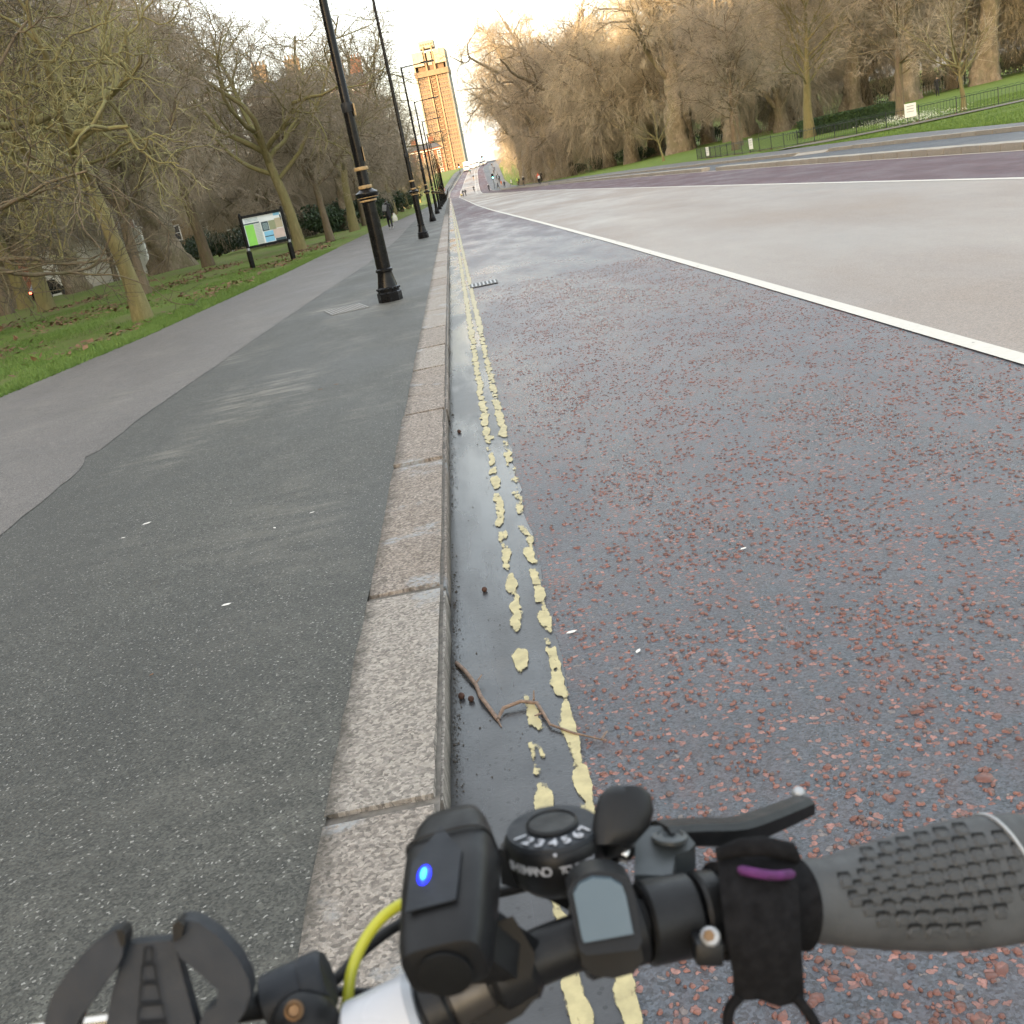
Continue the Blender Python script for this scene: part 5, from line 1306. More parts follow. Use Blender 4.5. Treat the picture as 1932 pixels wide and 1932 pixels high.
person(14.4, 281, .2, 'person in navy walking toward the hill on the right pavement', None, top='navy', legs='black')
person(14.6, 300, .4, 'person in orange walking up the right pavement', None, top='orange', legs='tan')
person(12.7, 281, 1.2, 'person in dark clothes striding beside the right signal', None, top='navy', legs='navy', stride=.38)
cyclist(10.1, 276, .05, 'in black in the right lane before the hill', float(zr(276)), top='black', legs='black')
person(3.3, 273, -.6, 'person in black leaning forward while crossing the road beside the dog', float(zr(273)), top='black', legs='black', stride=.3, bend=.3)
person(3.9, 272, -.6, 'person in black with long stride crossing the road, right of the leaning one', float(zr(272)), top='black', legs='black', stride=.42)
cyclist(6.8, 300, .0, 'in black on the buff lane beyond the crossing', float(zr(300)), top='black', legs='black')
cyclist(8.8, 360, .0, 'in dark clothes halfway up the hill', float(zr(360)), top='black', legs='tan')
cyclist(8.8, 392, .0, 'in grey just below the lorry', float(zr(392)), top='teal', legs='black')
for i, (x, y, t) in enumerate([(15.0, 318, 'black'), (15.8, 330, 'navy'), (15.3, 338, 'black'), (16.4, 352, 'grey'), (16.0, 366, 'black'), (17.0, 380, 'navy'), (17.2, 398, 'black')]):
    person(x, y, .1 + i * .4, 'walker far up the right pavement, %s above the crossing' % ords[i], float(zr(y)) + .105, top=t, legs='black')
# in the park
person(48.6, 105.4, 2.6, 'person in long black coat and cap with white gloves standing on the lawn', None, h=1.80, top='black', legs='black', hair='hair', stride=.05, arm=.03, long_coat=True)
person(57.2, 118.6, 1.8, 'person in pale top jogging behind the standing black-coated figure', None, top='grey', legs='black', stride=.35)
person(55.5, 133.0, 2.0, 'person in black top and shorts running past the end of the hedge', None, top='black', legs='black', bare_leg=True, hair='fair', stride=.35)
person(46.5, 160.0, 1.9, 'person in black running between the plane trunks', None, top='black', legs='black', bare_leg=True, stride=.35)
person(60.5, 143.0, 1.0, 'person in navy far behind the hedge', None, top='navy', legs='navy')
person(50.5, 178, 1.0, 'person in grey by the far park path', None, top='grey', legs='white')
def dog(x, y, rz, label):
    J = [((0, -.22, .40), (.085, .10)), ((0, 0, .40), (.085, .105)), ((0, .2, .42), (.09, .12)), ((0, .31, .54), .06), ((0, .38, .62), .065), ((0, .48, .59), .035), ((0, -.36, .46), .02), ((0, -.46, .56), .012)]
    E_ = [(0, 1), (1, 2), (2, 3), (3, 4), (4, 5), (0, 6), (6, 7)]
    for sx in (-1, 1):
        J += [((sx * .07, .22, .24), .035), ((sx * .07, .23, .03), .026), ((sx * .07, -.17, .26), .045), ((sx * .07, -.27, .15), .026), ((sx * .07, -.23, .03), .024)]
        b = len(J) - 5; E_ += [(2, b), (b, b + 1), (0, b + 2), (b + 2, b + 3), (b + 3, b + 4)]
    me = skin_mesh('body', J, E_, [cloth('yellow_dog_coat', (.62, .48, .06)), CL['tan']], lambda c: 0 if c.z > .3 and abs(c.y) < .3 else 1)
    e = empty('dog', (x, y, float(zr(y))), rz, label, 'dog'); put('body', me, e); e.scale = (1.25, 1.25, 1.25)
dog(2.85, 272.5, .6, 'dog in a yellow coat beside the pair crossing the road')
# park lamp by the runner
pl_ = empty('park_lamp', (45.0, 163, zt(45, 163)), 0, 'dark park lamp post beside the runner among the plane trunks', 'lamp post')
MB().lathe([(.12, 0), (.10, .5), (.05, .55), (.04, 3.4)], 10).build('post', M['rail_dark'], pl_, 35)
MB().lathe([(.06, 3.4), (.19, 3.9), (.21, 3.92), (.03, 4.15)], 10).build('lantern', M['rail_dark'], pl_, 35)
# ------------------------------------------------------------------ the bicycle under the camera (handlebar in view)
def bp(px, py, d):
    """point at eye distance d along a sight line, used to take the bar's measurements off the photograph"""
    return CAM + CR * ((px - 966) / 1941 * d) - CU * ((py - 966) / 1941 * d) - CB * d
M['satin'] = simple('satin_black', (.008, .0085, .0095), .36, .3, 60, bump=.0004, bscale=900, spec=.28)
M['plastic'] = simple('black_plastic', (.009, .0095, .0105), .40, .25, 50, bump=.0003, bscale=1200, spec=.24)
M['plastic_soft'] = simple('soft_black_plastic', (.014, .017, .022), .52, .2, 40, bump=.0004, bscale=800, spec=.28)
M['grip'] = simple('grip_rubber', (.056, .058, .060), .56, .2, 60, bump=.0005, bscale=900, spec=.35)
M['grip_dark'] = simple('dark_rubber_groove_shade', (.009, .0095, .010), .8, .2, 60, spec=.15)
M['bar_metal'] = simple('brushed_dark_bar', (.085, .078, .070), .36, .2, 80, .7)
M['bracket'] = simple('grey_bracket', (.05, .057, .06), .42, .2, 60, .3)
M['screen'] = simple('display_glass', (.075, .105, .125), .06, .12, 12, spec=.6)
M['strap'] = simple('hook_loop_strap', (.010, .010, .011), .95, .35, 220, bump=.0012, bscale=1500, spec=.1)
M['purple'] = simple('purple_lining', (.075, .012, .085), .8, .45, 160)
M['yellow_cable'] = simple('yellow_cable', (.40, .41, .03), .38, .12, 30)
M['brass'] = simple('brass_screw', (.16, .10, .055), .45, .3, 90, .8)
M['white_gloss'] = simple('white_enamel', (.42, .44, .48), .3, .06, 20)
M['led'] = simple('blue_indicator', (.01, .02, .8), .3, .05, 50, emit=(.002, .012, 1.0), estr=.55)
M['led_core'] = simple('blue_indicator_core', (.05, .4, 1.0), .3, .05, 50, emit=(.02, .30, 1.0), estr=.7)
M['legend'] = simple('white_print', (.42, .43, .46), .5, .05, 50)

bike = empty('bicycle', (-.10, .62, 0), 0, 'bicycle with black handlebar, gear shifter and front light, under the camera', 'bicycle')
BINV = Matrix.Translation(-Vector(bike.location))
class BM(MB):
    def mk(s, name, mats, parent=None, smooth=40):
        par = parent or bike
        s.V = [tuple(Vector(v) - Vector(bike.location)) for v in s.V]
        return s.build(name, mats, par, smooth)
def spline(P, n):
    """smooth points through P"""
    P = [Vector(p) for p in P]; out = []
    for i in range(len(P) - 1):
        p0, p1, p2, p3 = P[max(i - 1, 0)], P[i], P[i + 1], P[min(i + 2, len(P) - 1)]
        for q in range(n):
            t = q / n
            out.append(.5 * ((2 * p1) + (p2 - p0) * t + (2 * p0 - 5 * p1 + 4 * p2 - p3) * t * t + (3 * p1 - p0 - 3 * p2 + p3) * t ** 3))
    return out + [P[-1]]
BARP = [bp(2126, 1651, .538), bp(2040, 1655, .528), bp(1932, 1660, .515), bp(1700, 1682, .495), bp(1500, 1702, .475), bp(1280, 1728, .46), bp(1130, 1765, .452), bp(1000, 1812, .447), bp(860, 1880, .443), bp(735, 1948, .441), bp(560, 2010, .442), bp(250, 2050, .45), bp(-100, 2060, .47), bp(-450, 2050, .50)]
BARS = spline(BARP, 5)
BM().tube(BARS, .0118, 20).mk('handlebar', M['satin'], None, 60)
def barpt(px):
    """point and direction of the bar where it crosses column px"""
    best = None
    for a, b in zip(BARS, BARS[1:]):
        for p, q in ((a, b - a),):
            c = p - CAM; d = -c.dot(CB); x = 966 + 1941 * c.dot(CR) / d
            if best is None or abs(x - px) < best[0]: best = (abs(x - px), p, (b - a).normalized())
    i = min(range(len(BARS) - 1), key=lambda k: 0 if (lambda u, v: (u - px) * (v - px) <= 0)(*[966 + 1941 * (w - CAM).dot(CR) / -((w - CAM).dot(CB)) for w in (BARS[k], BARS[k + 1])]) else 1)
    u, v = [966 + 1941 * (w - CAM).dot(CR) / -((w - CAM).dot(CB)) for w in (BARS[i], BARS[i + 1])]
    t = (px - u) / (v - u) if abs(v - u) > 1e-6 else 0
    return BARS[i].lerp(BARS[i + 1], min(1, max(0, t))), (BARS[i] - BARS[i + 1]).normalized()      # direction to the right
def ring(px0, px1, r, mat, name, parent=None, bev=.0015, k=28):
    p0, t = barpt(px0); p1, _ = barpt(px1)
    L = (p1 - p0).length; ax = (p1 - p0).normalized()
    return BM().lathe([(r - bev, 0), (r, bev), (r, L - bev), (r - bev, L)], k, p0, ax).mk(name, mat, parent)
ring(-440, -90, .0172, M['grip'], 'left_grip')
# stem and the white clamp where the bar crosses the frame
ring(668, 802, .0185, M['white_gloss'], 'stem_clamp', None, .003)
ring(806, 850, .0135, M['satin'], 'shim')
ring(850, 925, .0128, M['bar_metal'], 'bar_sleeve')

# --- grip: winged ergonomic rubber with a field of low scales
def grip():
    secs = [(1500, .0175, .0165, 0), (1530, .0186, .0165, 0), (1565, .0194, .0165, -.001), (1600, .0214, .0165, -.001), (1650, .0240, .016, -.0008), (1700, .0262, .0155, -.0004), (1760, .0288, .015, 0), (1820, .0304, .015, .0008), (1870, .0306, .015, .0014), (1932, .0300, .0155, .0024), (2010, .0262, .016, .004), (2080, .022, .016, .004), (2130, .0175, .015, .003)]
    rings = []; k = 32; fr = []
    for px, hv, hd, off in secs:
        p, t = barpt(px); n = (-(CAM - p)).normalized() * -1; n = (n - t * n.dot(t)).normalized(); u = n.cross(t).normalized()
        if u.dot(CU) < 0: u = -u
        c = p + u * off; fr.append((c, u, n, hv, hd, t))
        rr = []
        for j in range(k):
            a = 2 * math.pi * j / k; ca, sa = math.cos(a), math.sin(a)
            e = .82
            rr.append(c + u * (hv * math.copysign(abs(ca) ** e, ca)) + n * (hd * math.copysign(abs(sa) ** e, sa)))
        rings.append(rr)
    g = BM().rings(rings).mk('grip', M['grip'], None, 60)
    # scales
    dome = MB().add([(-.5, -.5, 0), (.5, -.5, 0), (.62, .1, 0), (.36, .5, 0), (-.36, .5, 0), (-.62, .1, 0), (-.34, -.34, .22), (.34, -.34, .22), (.42, .05, .34), (.24, .3, .22), (-.24, .3, .22), (-.42, .05, .34)],
        [(0, 1, 7, 6), (1, 2, 8, 7), (2, 3, 9, 8), (3, 4, 10, 9), (4, 5, 11, 10), (5, 0, 6, 11), (6, 7, 8, 9, 10, 11)]).add([(-.62, .30, .10), (-.36, .62, .16), (.36, .62, .16), (.62, .30, .10), (.5, .86, .06), (-.5, .86, .06)], [(0, 1, 5), (1, 2, 4, 5), (2, 3, 4)], 1).mesh('scale', [M['grip'], M['grip_dark']], 30)  # second material paints groove shade as raised dark crescents
    pxs = [s_[0] for s_ in secs]
    def surf(px, v):
        i = max(q for q in range(len(pxs)) if pxs[q] <= px); i = min(i, len(pxs) - 2); f = (px - pxs[i]) / (pxs[i + 1] - pxs[i])
        c = fr[i][0].lerp(fr[i + 1][0], f); u = fr[i][1].lerp(fr[i + 1][1], f).normalized(); n = fr[i][2].lerp(fr[i + 1][2], f).normalized(); t = fr[i][5]
        hv = fr[i][3] * (1 - f) + fr[i + 1][3] * f; hd = fr[i][4] * (1 - f) + fr[i + 1][4] * f
        ca = max(-.97, min(.97, v)); ca_ = math.copysign(abs(ca) ** (1 / .82), ca); sa = math.sqrt(1 - ca_ * ca_)
        P = c + u * (hv * ca) + n * (hd * sa ** .82); N = (u * (ca / hv) + n * (sa / hd)).normalized()
        return P, N, t
    for r_ in range(8):
        v = .80 - r_ * .215
        for q in range(11):
            px = 1555 + q * 37 + (18 if r_ % 2 else 0) + r_ * 4
            du, dv = (px - 1728) / 178, (v - .08) / .88
            if du * du + dv * dv > 1 or px > 1896: continue
            P, N, t = surf(px, v); y_ = N.cross(t).normalized(); x_ = y_.cross(N).normalized()
            o = bpy.data.objects.new('scale', dome); C.objects.link(o); o.parent = g
            sx = .0080 * (.75 + .25 * (1 - abs(du)))
            o.matrix_local = Matrix.Translation(P - Vector(bike.location) - N * .0002) @ Matrix((x_, y_, N)).transposed().to_4x4() @ Matrix.Diagonal((sx, .0056, .0042, 1))
    # bright edge ring near the end of the grip
    rr = []
    for j in range(33):
        a = 2 * math.pi * j / 32; ca, sa = math.cos(a), math.sin(a)
        px = 1912 - 34 * ca
        i = 8 if px < 1932 else 9; f = (px - pxs[i]) / (pxs[i + 1] - pxs[i])
        c = fr[i][0].lerp(fr[i + 1][0], f); u, n = fr[i][1], fr[i][2]
        rr.append(c + u * (0.0310 * math.copysign(abs(ca) ** .82, ca)) + n * (.0160 * math.copysign(abs(sa) ** .82, sa)))
    BM().tube(rr, .0011, 8, False).mk('end_ring', M['grey_metal'], g)
grip()

# --- brake lever and its clamp
ring(1211, 1306, .0182, M['satin'], 'brake_clamp')
ring(1311, 1352, .0180, M['satin'], 'clamp_band')
lug = BM().rbox(bp(1334, 1790, .435), (.012, .010, .014), .002, Matrix((CR, CU, CB)).transposed()).mk('clamp_lug', M['satin'])
BM().lathe([(.0036, 0), (.0040, .001), (.0040, .005), (.0030, .006)], 16, bp(1337, 1766, .434), CB + CU * .35).mk('clamp_bolt', M['grey_metal'], lug)
BM().lathe([(.0026, 0), (.0024, .0015)], 6, bp(1337, 1765, .4285), CB + CU * .35).mk('bolt_socket', M['brass'], lug)
UPW = Vector((.16, .22, .96)).normalized()
br = BM().prism([bp(1196, 1650, .468), bp(1200, 1560, .492), bp(1282, 1556, .497), bp(1312, 1592, .487), bp(1300, 1604, .484), bp(1274, 1612, .481), bp(1268, 1652, .466)], -UPW * .012).mk('lever_bracket', M['bracket'], None, 30)
BM().lathe([(.0085, 0), (.0085, .0018), (.0062, .0024), (.0058, .0016), (.0040, .0020), (.0024, .0010)], 20, bp(1264, 1583, .487), UPW).mk('pivot_bolt', M['bracket'], br)
LV = spline([bp(1245, 1572, .495), bp(1310, 1570, .505), bp(1388, 1568, .517), bp(1450, 1548, .532), bp(1518, 1519, .552)], 4)
rs = []
for i, p in enumerate(LV):
    t = (LV[min(i + 1, len(LV) - 1)] - LV[max(i - 1, 0)]).normalized(); s_ = (UPW - t * UPW.dot(t)).normalized(); w = t.cross(s_)
    f = i / (len(LV) - 1); hh = .0048 + .0012 * math.sin(f * 3.1); ww = .0085 - .002 * f
    rs.append([p + s_ * a * hh + w * b * ww for a, b in ((1, -.6), (1, .6), (.55, 1), (-.7, 1), (-1, .6), (-1, -.6), (-.7, -1), (.55, -1))])
lev = BM().rings(rs).mk('brake_lever', M['satin'], None, 30)
BM().ball(bp(1507, 1497, .556), .0038, 10, 6).mk('lever_tip', M['grey_metal'], lev, 60)

# --- display with its clamp
ring(1092, 1208, .0165, M['plastic'], 'display_clamp')
def flat(poly, d0, dy, off, mat, name, parent=None, smooth=30):
    """plate facing the camera: outline in image measure at distance d0, growing nearer by dy per pixel down"""
    return BM().prism([bp(x, y, d0 + dy * (y - 1700)) for x, y in poly], off).mk(name, mat, parent, smooth)
fo = [(1070, 1684), (1080, 1664), (1102, 1648), (1130, 1643), (1160, 1646), (1184, 1658), (1196, 1680), (1212, 1776), (1204, 1792), (1108, 1803), (1094, 1794), (1090, 1776)]
dsp = flat(fo, .437, -.00010, -CB * .016, M['plastic'], 'display_case')
fo2 = [(1092, 1786), (1208, 1776), (1214, 1812), (1196, 1836), (1160, 1846), (1122, 1842), (1098, 1822)]
flat(fo2, .434, 0, -CB * .020, M['plastic'], 'display_base', dsp)
flat([(1082, 1686), (1094, 1668), (1118, 1657), (1152, 1659), (1174, 1672), (1181, 1690), (1195, 1762), (1102, 1779), (1098, 1770)], .4345, -.00010, -CB * .003, M['screen'], 'screen', dsp)

# --- gear shifter: tilted dial with gear numbers, housing, thumb paddle
DN = Vector((.05, .14, .985)).normalized()
DC = bp(1044, 1572, .488)
hs = BM().lathe([(.0170, -.024), (.0225, -.018), (.0243, -.006), (.0240, -.001), (.0226, .001)], 32, DC, DN).mk('shifter_housing', M['plastic'])
dial = BM().lathe([(.0226, .0012), (.0218, .0034), (.0128, .0044)], 32, DC, DN).mk('dial', M['plastic_soft'], hs)
BM().lathe([(.0125, .0040), (.0125, .0056), (.0113, .0066), (.0110, .0058), (.002, .0060)], 28, DC, DN).mk('dial_button', M['plastic'], hs)
BM().rings([[bp(x, y, d) for x, y in P] for d, P in ((.482, [(942, 1602), (1000, 1622), (1088, 1634), (1132, 1640), (1132, 1715), (1072, 1718), (1020, 1690), (946, 1668)]), (.500, [(946, 1590), (1000, 1600), (1090, 1612), (1136, 1625), (1136, 1700), (1076, 1704), (1026, 1672), (950, 1650)]))]).mk('shifter_body', M['plastic'], hs, 40)
BM().tube([bp(1128, 1600, .492), bp(1160, 1590, .487), bp(1178, 1572, .480)], [.006, .007, .007], 10).mk('paddle_arm', M['plastic'], hs, 50)
pd = []
for f, px, py, w, h_ in ((0, 1150, 1594, 28, 6), (.15, 1158, 1590, 42, 10), (.4, 1172, 1560, 56, 13), (.65, 1178, 1528, 58, 13), (.85, 1180, 1500, 50, 11), (1, 1182, 1484, 32, 5)):
    d = .474 + .012 * f; c = bp(px, py, d); pd.append([c + CR * (w * .00024 * math.cos(a)) - CB * (-.0001 * h_ * 5 * math.sin(a)) + CU * (.0012 * math.sin(a)) for a in [2 * math.pi * j / 20 for j in range(20)]])
BM().rings(pd).mk('thumb_paddle', M['plastic'], hs, 60)
BM().ball(bp(1179, 1612, .484), .004, 10, 6).mk('adjuster', M['steel'], hs, 60)
def lettering(txt, size, org, xdir, ydir, mat, parent, name='lettering', bold=.0):
    cu = bpy.data.curves.new('txt', 'FONT'); cu.body = txt; cu.size = size; cu.align_x = 'CENTER'; cu.align_y = 'CENTER'; cu.extrude = .0001; cu.offset = bold
    ob = bpy.data.objects.new('txt', cu); C.objects.link(ob)
    dg = bpy.context.evaluated_depsgraph_get(); me = bpy.data.meshes.new_from_object(ob.evaluated_get(dg)); bpy.data.objects.remove(ob)
    me.name = name; me.materials.clear(); me.materials.append(mat)
    x = Vector(xdir).normalized(); z = x.cross(Vector(ydir)).normalized(); y = z.cross(x)
    me.transform(Matrix.Translation(Vector(org) - Vector(bike.location)) @ Matrix((x, y, z)).transposed().to_4x4())
    return put(name, me, parent)
rt = (CR - DN * CR.dot(DN)).normalized(); fw = DN.cross(rt).normalized()
for i in range(7):
    a = RAD(-90 - 62 + i * 20.5)
    rad = rt * math.cos(a) + fw * math.sin(a)
    lettering(str(i + 1), .0088, DC + rad * .0176 + DN * .0044, DN.cross(rad) * 1.0, -rad, M['legend'], dial, 'gear_number', .00012)
for txt, a0, da, size, nm in (('SHIMANO', -148, 7.8, .0062, 'maker_letter'), ('TOURNEY', -84, 6.0, .0048, 'model_letter')):
    for i, ch in enumerate(txt):
        a = RAD(a0 + i * da); rad = rt * math.cos(a) + fw * math.sin(a)
        lettering(ch, size, DC + rad * .0246 - DN * .0062, DN.cross(rad), DN, M['legend'], hs, nm, .0001)
MB_ = BM().ball(DC - fw * .0234 + DN * .0012, .0009, 8, 5).mk('index_mark', M['legend'], hs)

# --- front light with its blue indicator and rubber clamp
def light():
    A, B = bp(840, 1830, .392), bp(862, 1556, .470)
    F = (B - A).normalized(); L = (B - A).length
    X = (CR * math.cos(RAD(22)) + CU * math.sin(RAD(22)) - CB * .12); X = (X - F * X.dot(F)).normalized(); Y = X.cross(F).normalized()
    if Y.dot(CB) < 0: Y = -Y
    def sec(t, w, h, lift=0, e=.5):
        c = A + F * (L * t) + Y * lift; out = []
        for j in range(28):
            a = 2 * math.pi * j / 28; ca, sa = math.cos(a), math.sin(a)
            out.append(c + X * (w * math.copysign(abs(ca) ** e, ca)) + Y * (h * math.copysign(abs(sa) ** e, sa)))
        return out
    body_ = BM().rings([sec(0, .0125, .008), sec(.015, .0160, .0112), (sec(.10, .0176, .0128)), sec(.45, .0192, .0138, .0006), sec(.72, .0196, .0140), sec(.745, .0190, .0136), sec(.90, .0165, .0128), sec(.98, .0135, .0110), sec(1.0, .0115, .0090)]).mk('front_light', M['plastic'], None, 45)
    BM().lathe([(.0085, 0), (.0105, .0006), (.0105, .0016), (.008, .0024)], 24, A - F * .0008 - Y * .0005, -F).mk('port_cover', M['grip_dark'], body_)
    # raised arrow panel on the top
    def top(t, x): return A + F * (L * t) + X * x + Y * .0146
    BM().prism([top(.22, -.0125), top(.22, .0085), top(.55, .0095), top(.78, -.001), top(.55, -.0125)], Y * .0008).mk('top_panel', M['plastic_soft'], body_, 30)
    P = top(.44, -.0062) + Y * .0006
    def ell(c, rx, rf, h):
        return [[c + X * (rx * s_ * math.cos(a)) + F * (rf * s_ * math.sin(a)) + Y * z for a in [2 * math.pi * j / 18 for j in range(18)]] for s_, z in ((1, 0), (.95, h * .6), (.6, h))]
    BM().rings(ell(P, .0030, .0058, .0010)).mk('indicator_light', M['led'], body_, 60)
    BM().rings(ell(P + Y * .0006, .0013, .0036, .0009)).mk('indicator_core', M['led_core'], body_, 60)
    for t in (.74,): BM().tube([A + F * (L * t) + X * .0194 * math.cos(a) * (abs(math.cos(a)) ** -.5 if abs(math.cos(a)) > .01 else 1) + Y * .0150 * math.copysign(abs(math.sin(a)) ** .5, math.sin(a)) for a in [math.pi * 2 * j / 40 for j in range(41)]], .0007, 6, False).mk('fin', M['plastic'], body_, 60)
    # bracket down to the bar
    c, t = barpt(955)
    ring(925, 1006, .0152, M['plastic'], 'light_clamp', None, .003)
    BM().rings([[A + F * (L * .35) - Y * .012 + X * x + F * y for x, y in ((-.008, -.012), (.010, -.012), (.010, .016), (-.008, .016))], [c + CU * .004 + CB * .006 + CR * x + CU * y for x, y in ((-.012, -.010), (.012, -.010), (.014, .012), (-.012, .012))]]).mk('light_bracket', M['plastic'], None, 30)
    BM().rings([[bp(x, y, d) for x, y in P_] for d, P_ in ((.43, [(940, 1738), (968, 1728), (1010, 1800), (1004, 1842), (960, 1858), (930, 1812)]), (.452, [(942, 1740), (966, 1732), (1004, 1800), (998, 1836), (962, 1850), (934, 1812)]))]).mk('clamp_block', M['plastic'], None, 30)
    BM().rings([[bp(x, y, d) for x, y in P_] for d, P_ in ((.435, [(880, 1925), (960, 1862), (1010, 1838), (1022, 1870), (985, 1915), (905, 1960)]), (.455, [(884, 1925), (960, 1868), (1006, 1846), (1016, 1870), (983, 1908), (906, 1954)]))]).mk('clamp_strap', M['plastic'], None, 30)
light()

# --- phone cradle on the left of the bar
def cradle():
    th = -CB * .007
    def pl(P): return [(x * .3906, 1434 + y * .3906) for x, y in P]
    col_ = flat(pl([(590, 900), (640, 888), (820, 872), (850, 900), (870, 1000), (900, 1110), (950, 1290), (960, 1400), (470, 1400), (510, 1290), (540, 1120), (575, 1000)]), .425, -.00006, th, M['plastic_soft'], 'phone_cradle')
    flat(pl([(602, 850), (590, 828), (560, 820), (500, 850), (400, 935), (320, 1030), (250, 1140), (215, 1250), (200, 1400), (330, 1400), (380, 1255), (470, 1130), (555, 1020), (590, 950)]), .420, -.00006, th * 1.3, M['plastic_soft'], 'cradle_arm', col_)
    flat(pl([(830, 800), (850, 778), (890, 770), (960, 785), (1050, 850), (1150, 960), (1200, 1060), (1212, 1130), (1180, 1220), (1110, 1320), (1060, 1400), (930, 1400), (960, 1290), (985, 1215), (1048, 1180), (1052, 1112), (960, 1030), (870, 955), (835, 880)]), .420, -.00006, th * 1.3, M['plastic_soft'], 'cradle_arm', col_)
    flat(pl([(604, 842), (585, 820), (560, 822), (585, 905), (606, 892)]), .414, 0, th * 1.2, M['plastic'], 'cradle_tip', col_)
    flat(pl([(830, 800), (858, 775), (890, 800), (880, 850), (838, 880)]), .414, 0, th * 1.2, M['plastic'], 'cradle_tip', col_)
    for a, b, c, d in (((700, 905), (732, 903), (736, 975), (692, 978)), ((686, 992), (745, 988), (756, 1065), (680, 1070)), ((680, 1085), (758, 1080), (776, 1165), (672, 1172)), ((672, 1188), (782, 1180), (800, 1255), (664, 1262)), ((662, 1278), (802, 1272), (815, 1380), (655, 1385))):
        P = pl([a, b, c, d])
        for u, v in zip(P, P[1:] + P[:1]):
            pass
        q = [bp(x, y, .4236 - .00006 * (y - 1700)) for x, y in P]
        BM().tube(q + [q[0]], .00035, 5).mk('emboss', M['grip_dark'], col_)
    # ball joint and clamp behind it
    BM().lathe([(.0115, 0), (.0125, .001), (.0128, .017), (.0122, .018), (.0122, .0185), (.0133, .019), (.0133, .026), (.0115, .0285)], 32, bp(505, 1895, .450), bp(610, 1850, .452) - bp(505, 1895, .450)).mk('ball_socket', M['plastic_soft'])
    BM().lathe([(.0145, 0), (.0145, .006), (.0120, .012), (.006, .0155), (.001, .0165)], 28, bp(578, 1935, .440), CB + CU * .5).mk('mount_dome', M['plastic'])
    BM().lathe([(.0040, 0), (.0040, .002), (.0030, .0024), (.0022, .0012), (.001, .0012)], 16, bp(556, 1906, .424), CB + CU * .4).mk('mount_screw', M['brass'])
    ring(520, 640, .0170, M['plastic'], 'mount_clamp')
    BM().tube([bp(430, 1905, .44), bp(505, 1895, .45)], .006, 12).mk('ball_stem', M['plastic'])
    BM().tube([bp(60, 1945, .46), bp(215, 1925, .455), bp(320, 1918, .455)], .0035, 8).mk('cradle_spring', M['steel'])
cradle()
# --- cables
BM().tube(spline([bp(640, 1960, .452), bp(655, 1890, .458), bp(664, 1830, .462), bp(692, 1768, .468), bp(732, 1722, .474), bp(780, 1700, .480), bp(830, 1720, .482), bp(868, 1790, .475)], 5), .0026, 12).mk('gear_cable', M['yellow_cable'], None, 60)
BM().tube(spline([bp(600, 1880, .47), bp(640, 1842, .474), bp(690, 1790, .48), bp(752, 1745, .488), bp(840, 1700, .50), bp(960, 1680, .51), bp(1100, 1640, .508), bp(1210, 1600, .50)], 5), .0027, 12).mk('brake_cable', M['satin'], None, 60)
BM().tube(spline([bp(590, 1872, .49), bp(660, 1872, .49), bp(750, 1882, .495), bp(850, 1930, .50)], 5), .0024, 10).mk('light_cable', M['satin'], None, 60)

# --- hook-and-loop strap wound round the bar (a thing of its own, it only hangs there)
st = empty('strap', Vector(bike.location), 0, 'black hook-and-loop strap with purple lining wound round the handlebar beside the grip', 'strap')
p0, t0 = barpt(1352); p1, _ = barpt(1506)
ax = (p1 - p0).normalized(); nn = (CAM - p0).normalized(); nn = (nn - ax * nn.dot(ax)).normalized(); uu = nn.cross(ax).normalized()
if uu.dot(CU) < 0: uu = -uu
L_ = (p1 - p0).length; rg2 = random.Random(4)
rr = []
for q in range(6):
    f = q / 5
    rr.append([p0 + ax * (L_ * f) + (uu * math.cos(a) + nn * math.sin(a)) * (.0200 + .0006 * math.sin(3 * a + f * 4) + (.0010 if q in (0, 5) else 0)) for a in [2 * math.pi * j / 30 for j in range(30)]])
BM().rings(rr).mk('wrap', M['strap'], st, 50)
flap = [[bp(x, y, d) for x, y, d in P] for P in (
    [(1352, 1618, .458), (1400, 1598, .460), (1470, 1592, .462), (1503, 1606, .463)], [(1356, 1640, .446), (1400, 1640, .444), (1470, 1640, .446), (1506, 1640, .450)], [(1362, 1700, .436), (1400, 1704, .432), (1470, 1704, .434), (1508, 1700, .440)],
    [(1372, 1780, .432), (1410, 1782, .429), (1470, 1782, .430), (1512, 1776, .436)], [(1384, 1840, .434), (1420, 1842, .432), (1470, 1842, .433), (1516, 1836, .437)], [(1386, 1890, .437), (1430, 1886, .436), (1470, 1900, .437), (1518, 1888, .440)])]
vs = [p for r_ in flap for p in r_]; fs = [(i * 4 + j, i * 4 + j + 1, (i + 1) * 4 + j + 1, (i + 1) * 4 + j) for i in range(5) for j in range(3)]
fl_ = BM().add(vs + [v - CB * .0022 for v in vs], fs + [tuple(24 + k_ for k_ in reversed(f)) for f in fs] + [(i * 4, (i + 1) * 4, 24 + (i + 1) * 4, 24 + i * 4) for i in range(5)] + [(i * 4 + 3, 24 + i * 4 + 3, 24 + (i + 1) * 4 + 3, (i + 1) * 4 + 3) for i in range(5)] + [(20 + j, 21 + j, 45 + j, 44 + j) for j in range(3)] + [(j, 24 + j, 25 + j, j + 1) for j in range(3)]).mk('flap', M['strap'], st, 60)
BM().tube(spline([bp(1392, 1640, .442), bp(1430, 1648, .438), bp(1465, 1652, .438), bp(1498, 1648, .444)], 4), [.0012] + [.0021] * 11 + [.0010], 8).mk('lining', M['purple'], st, 60)
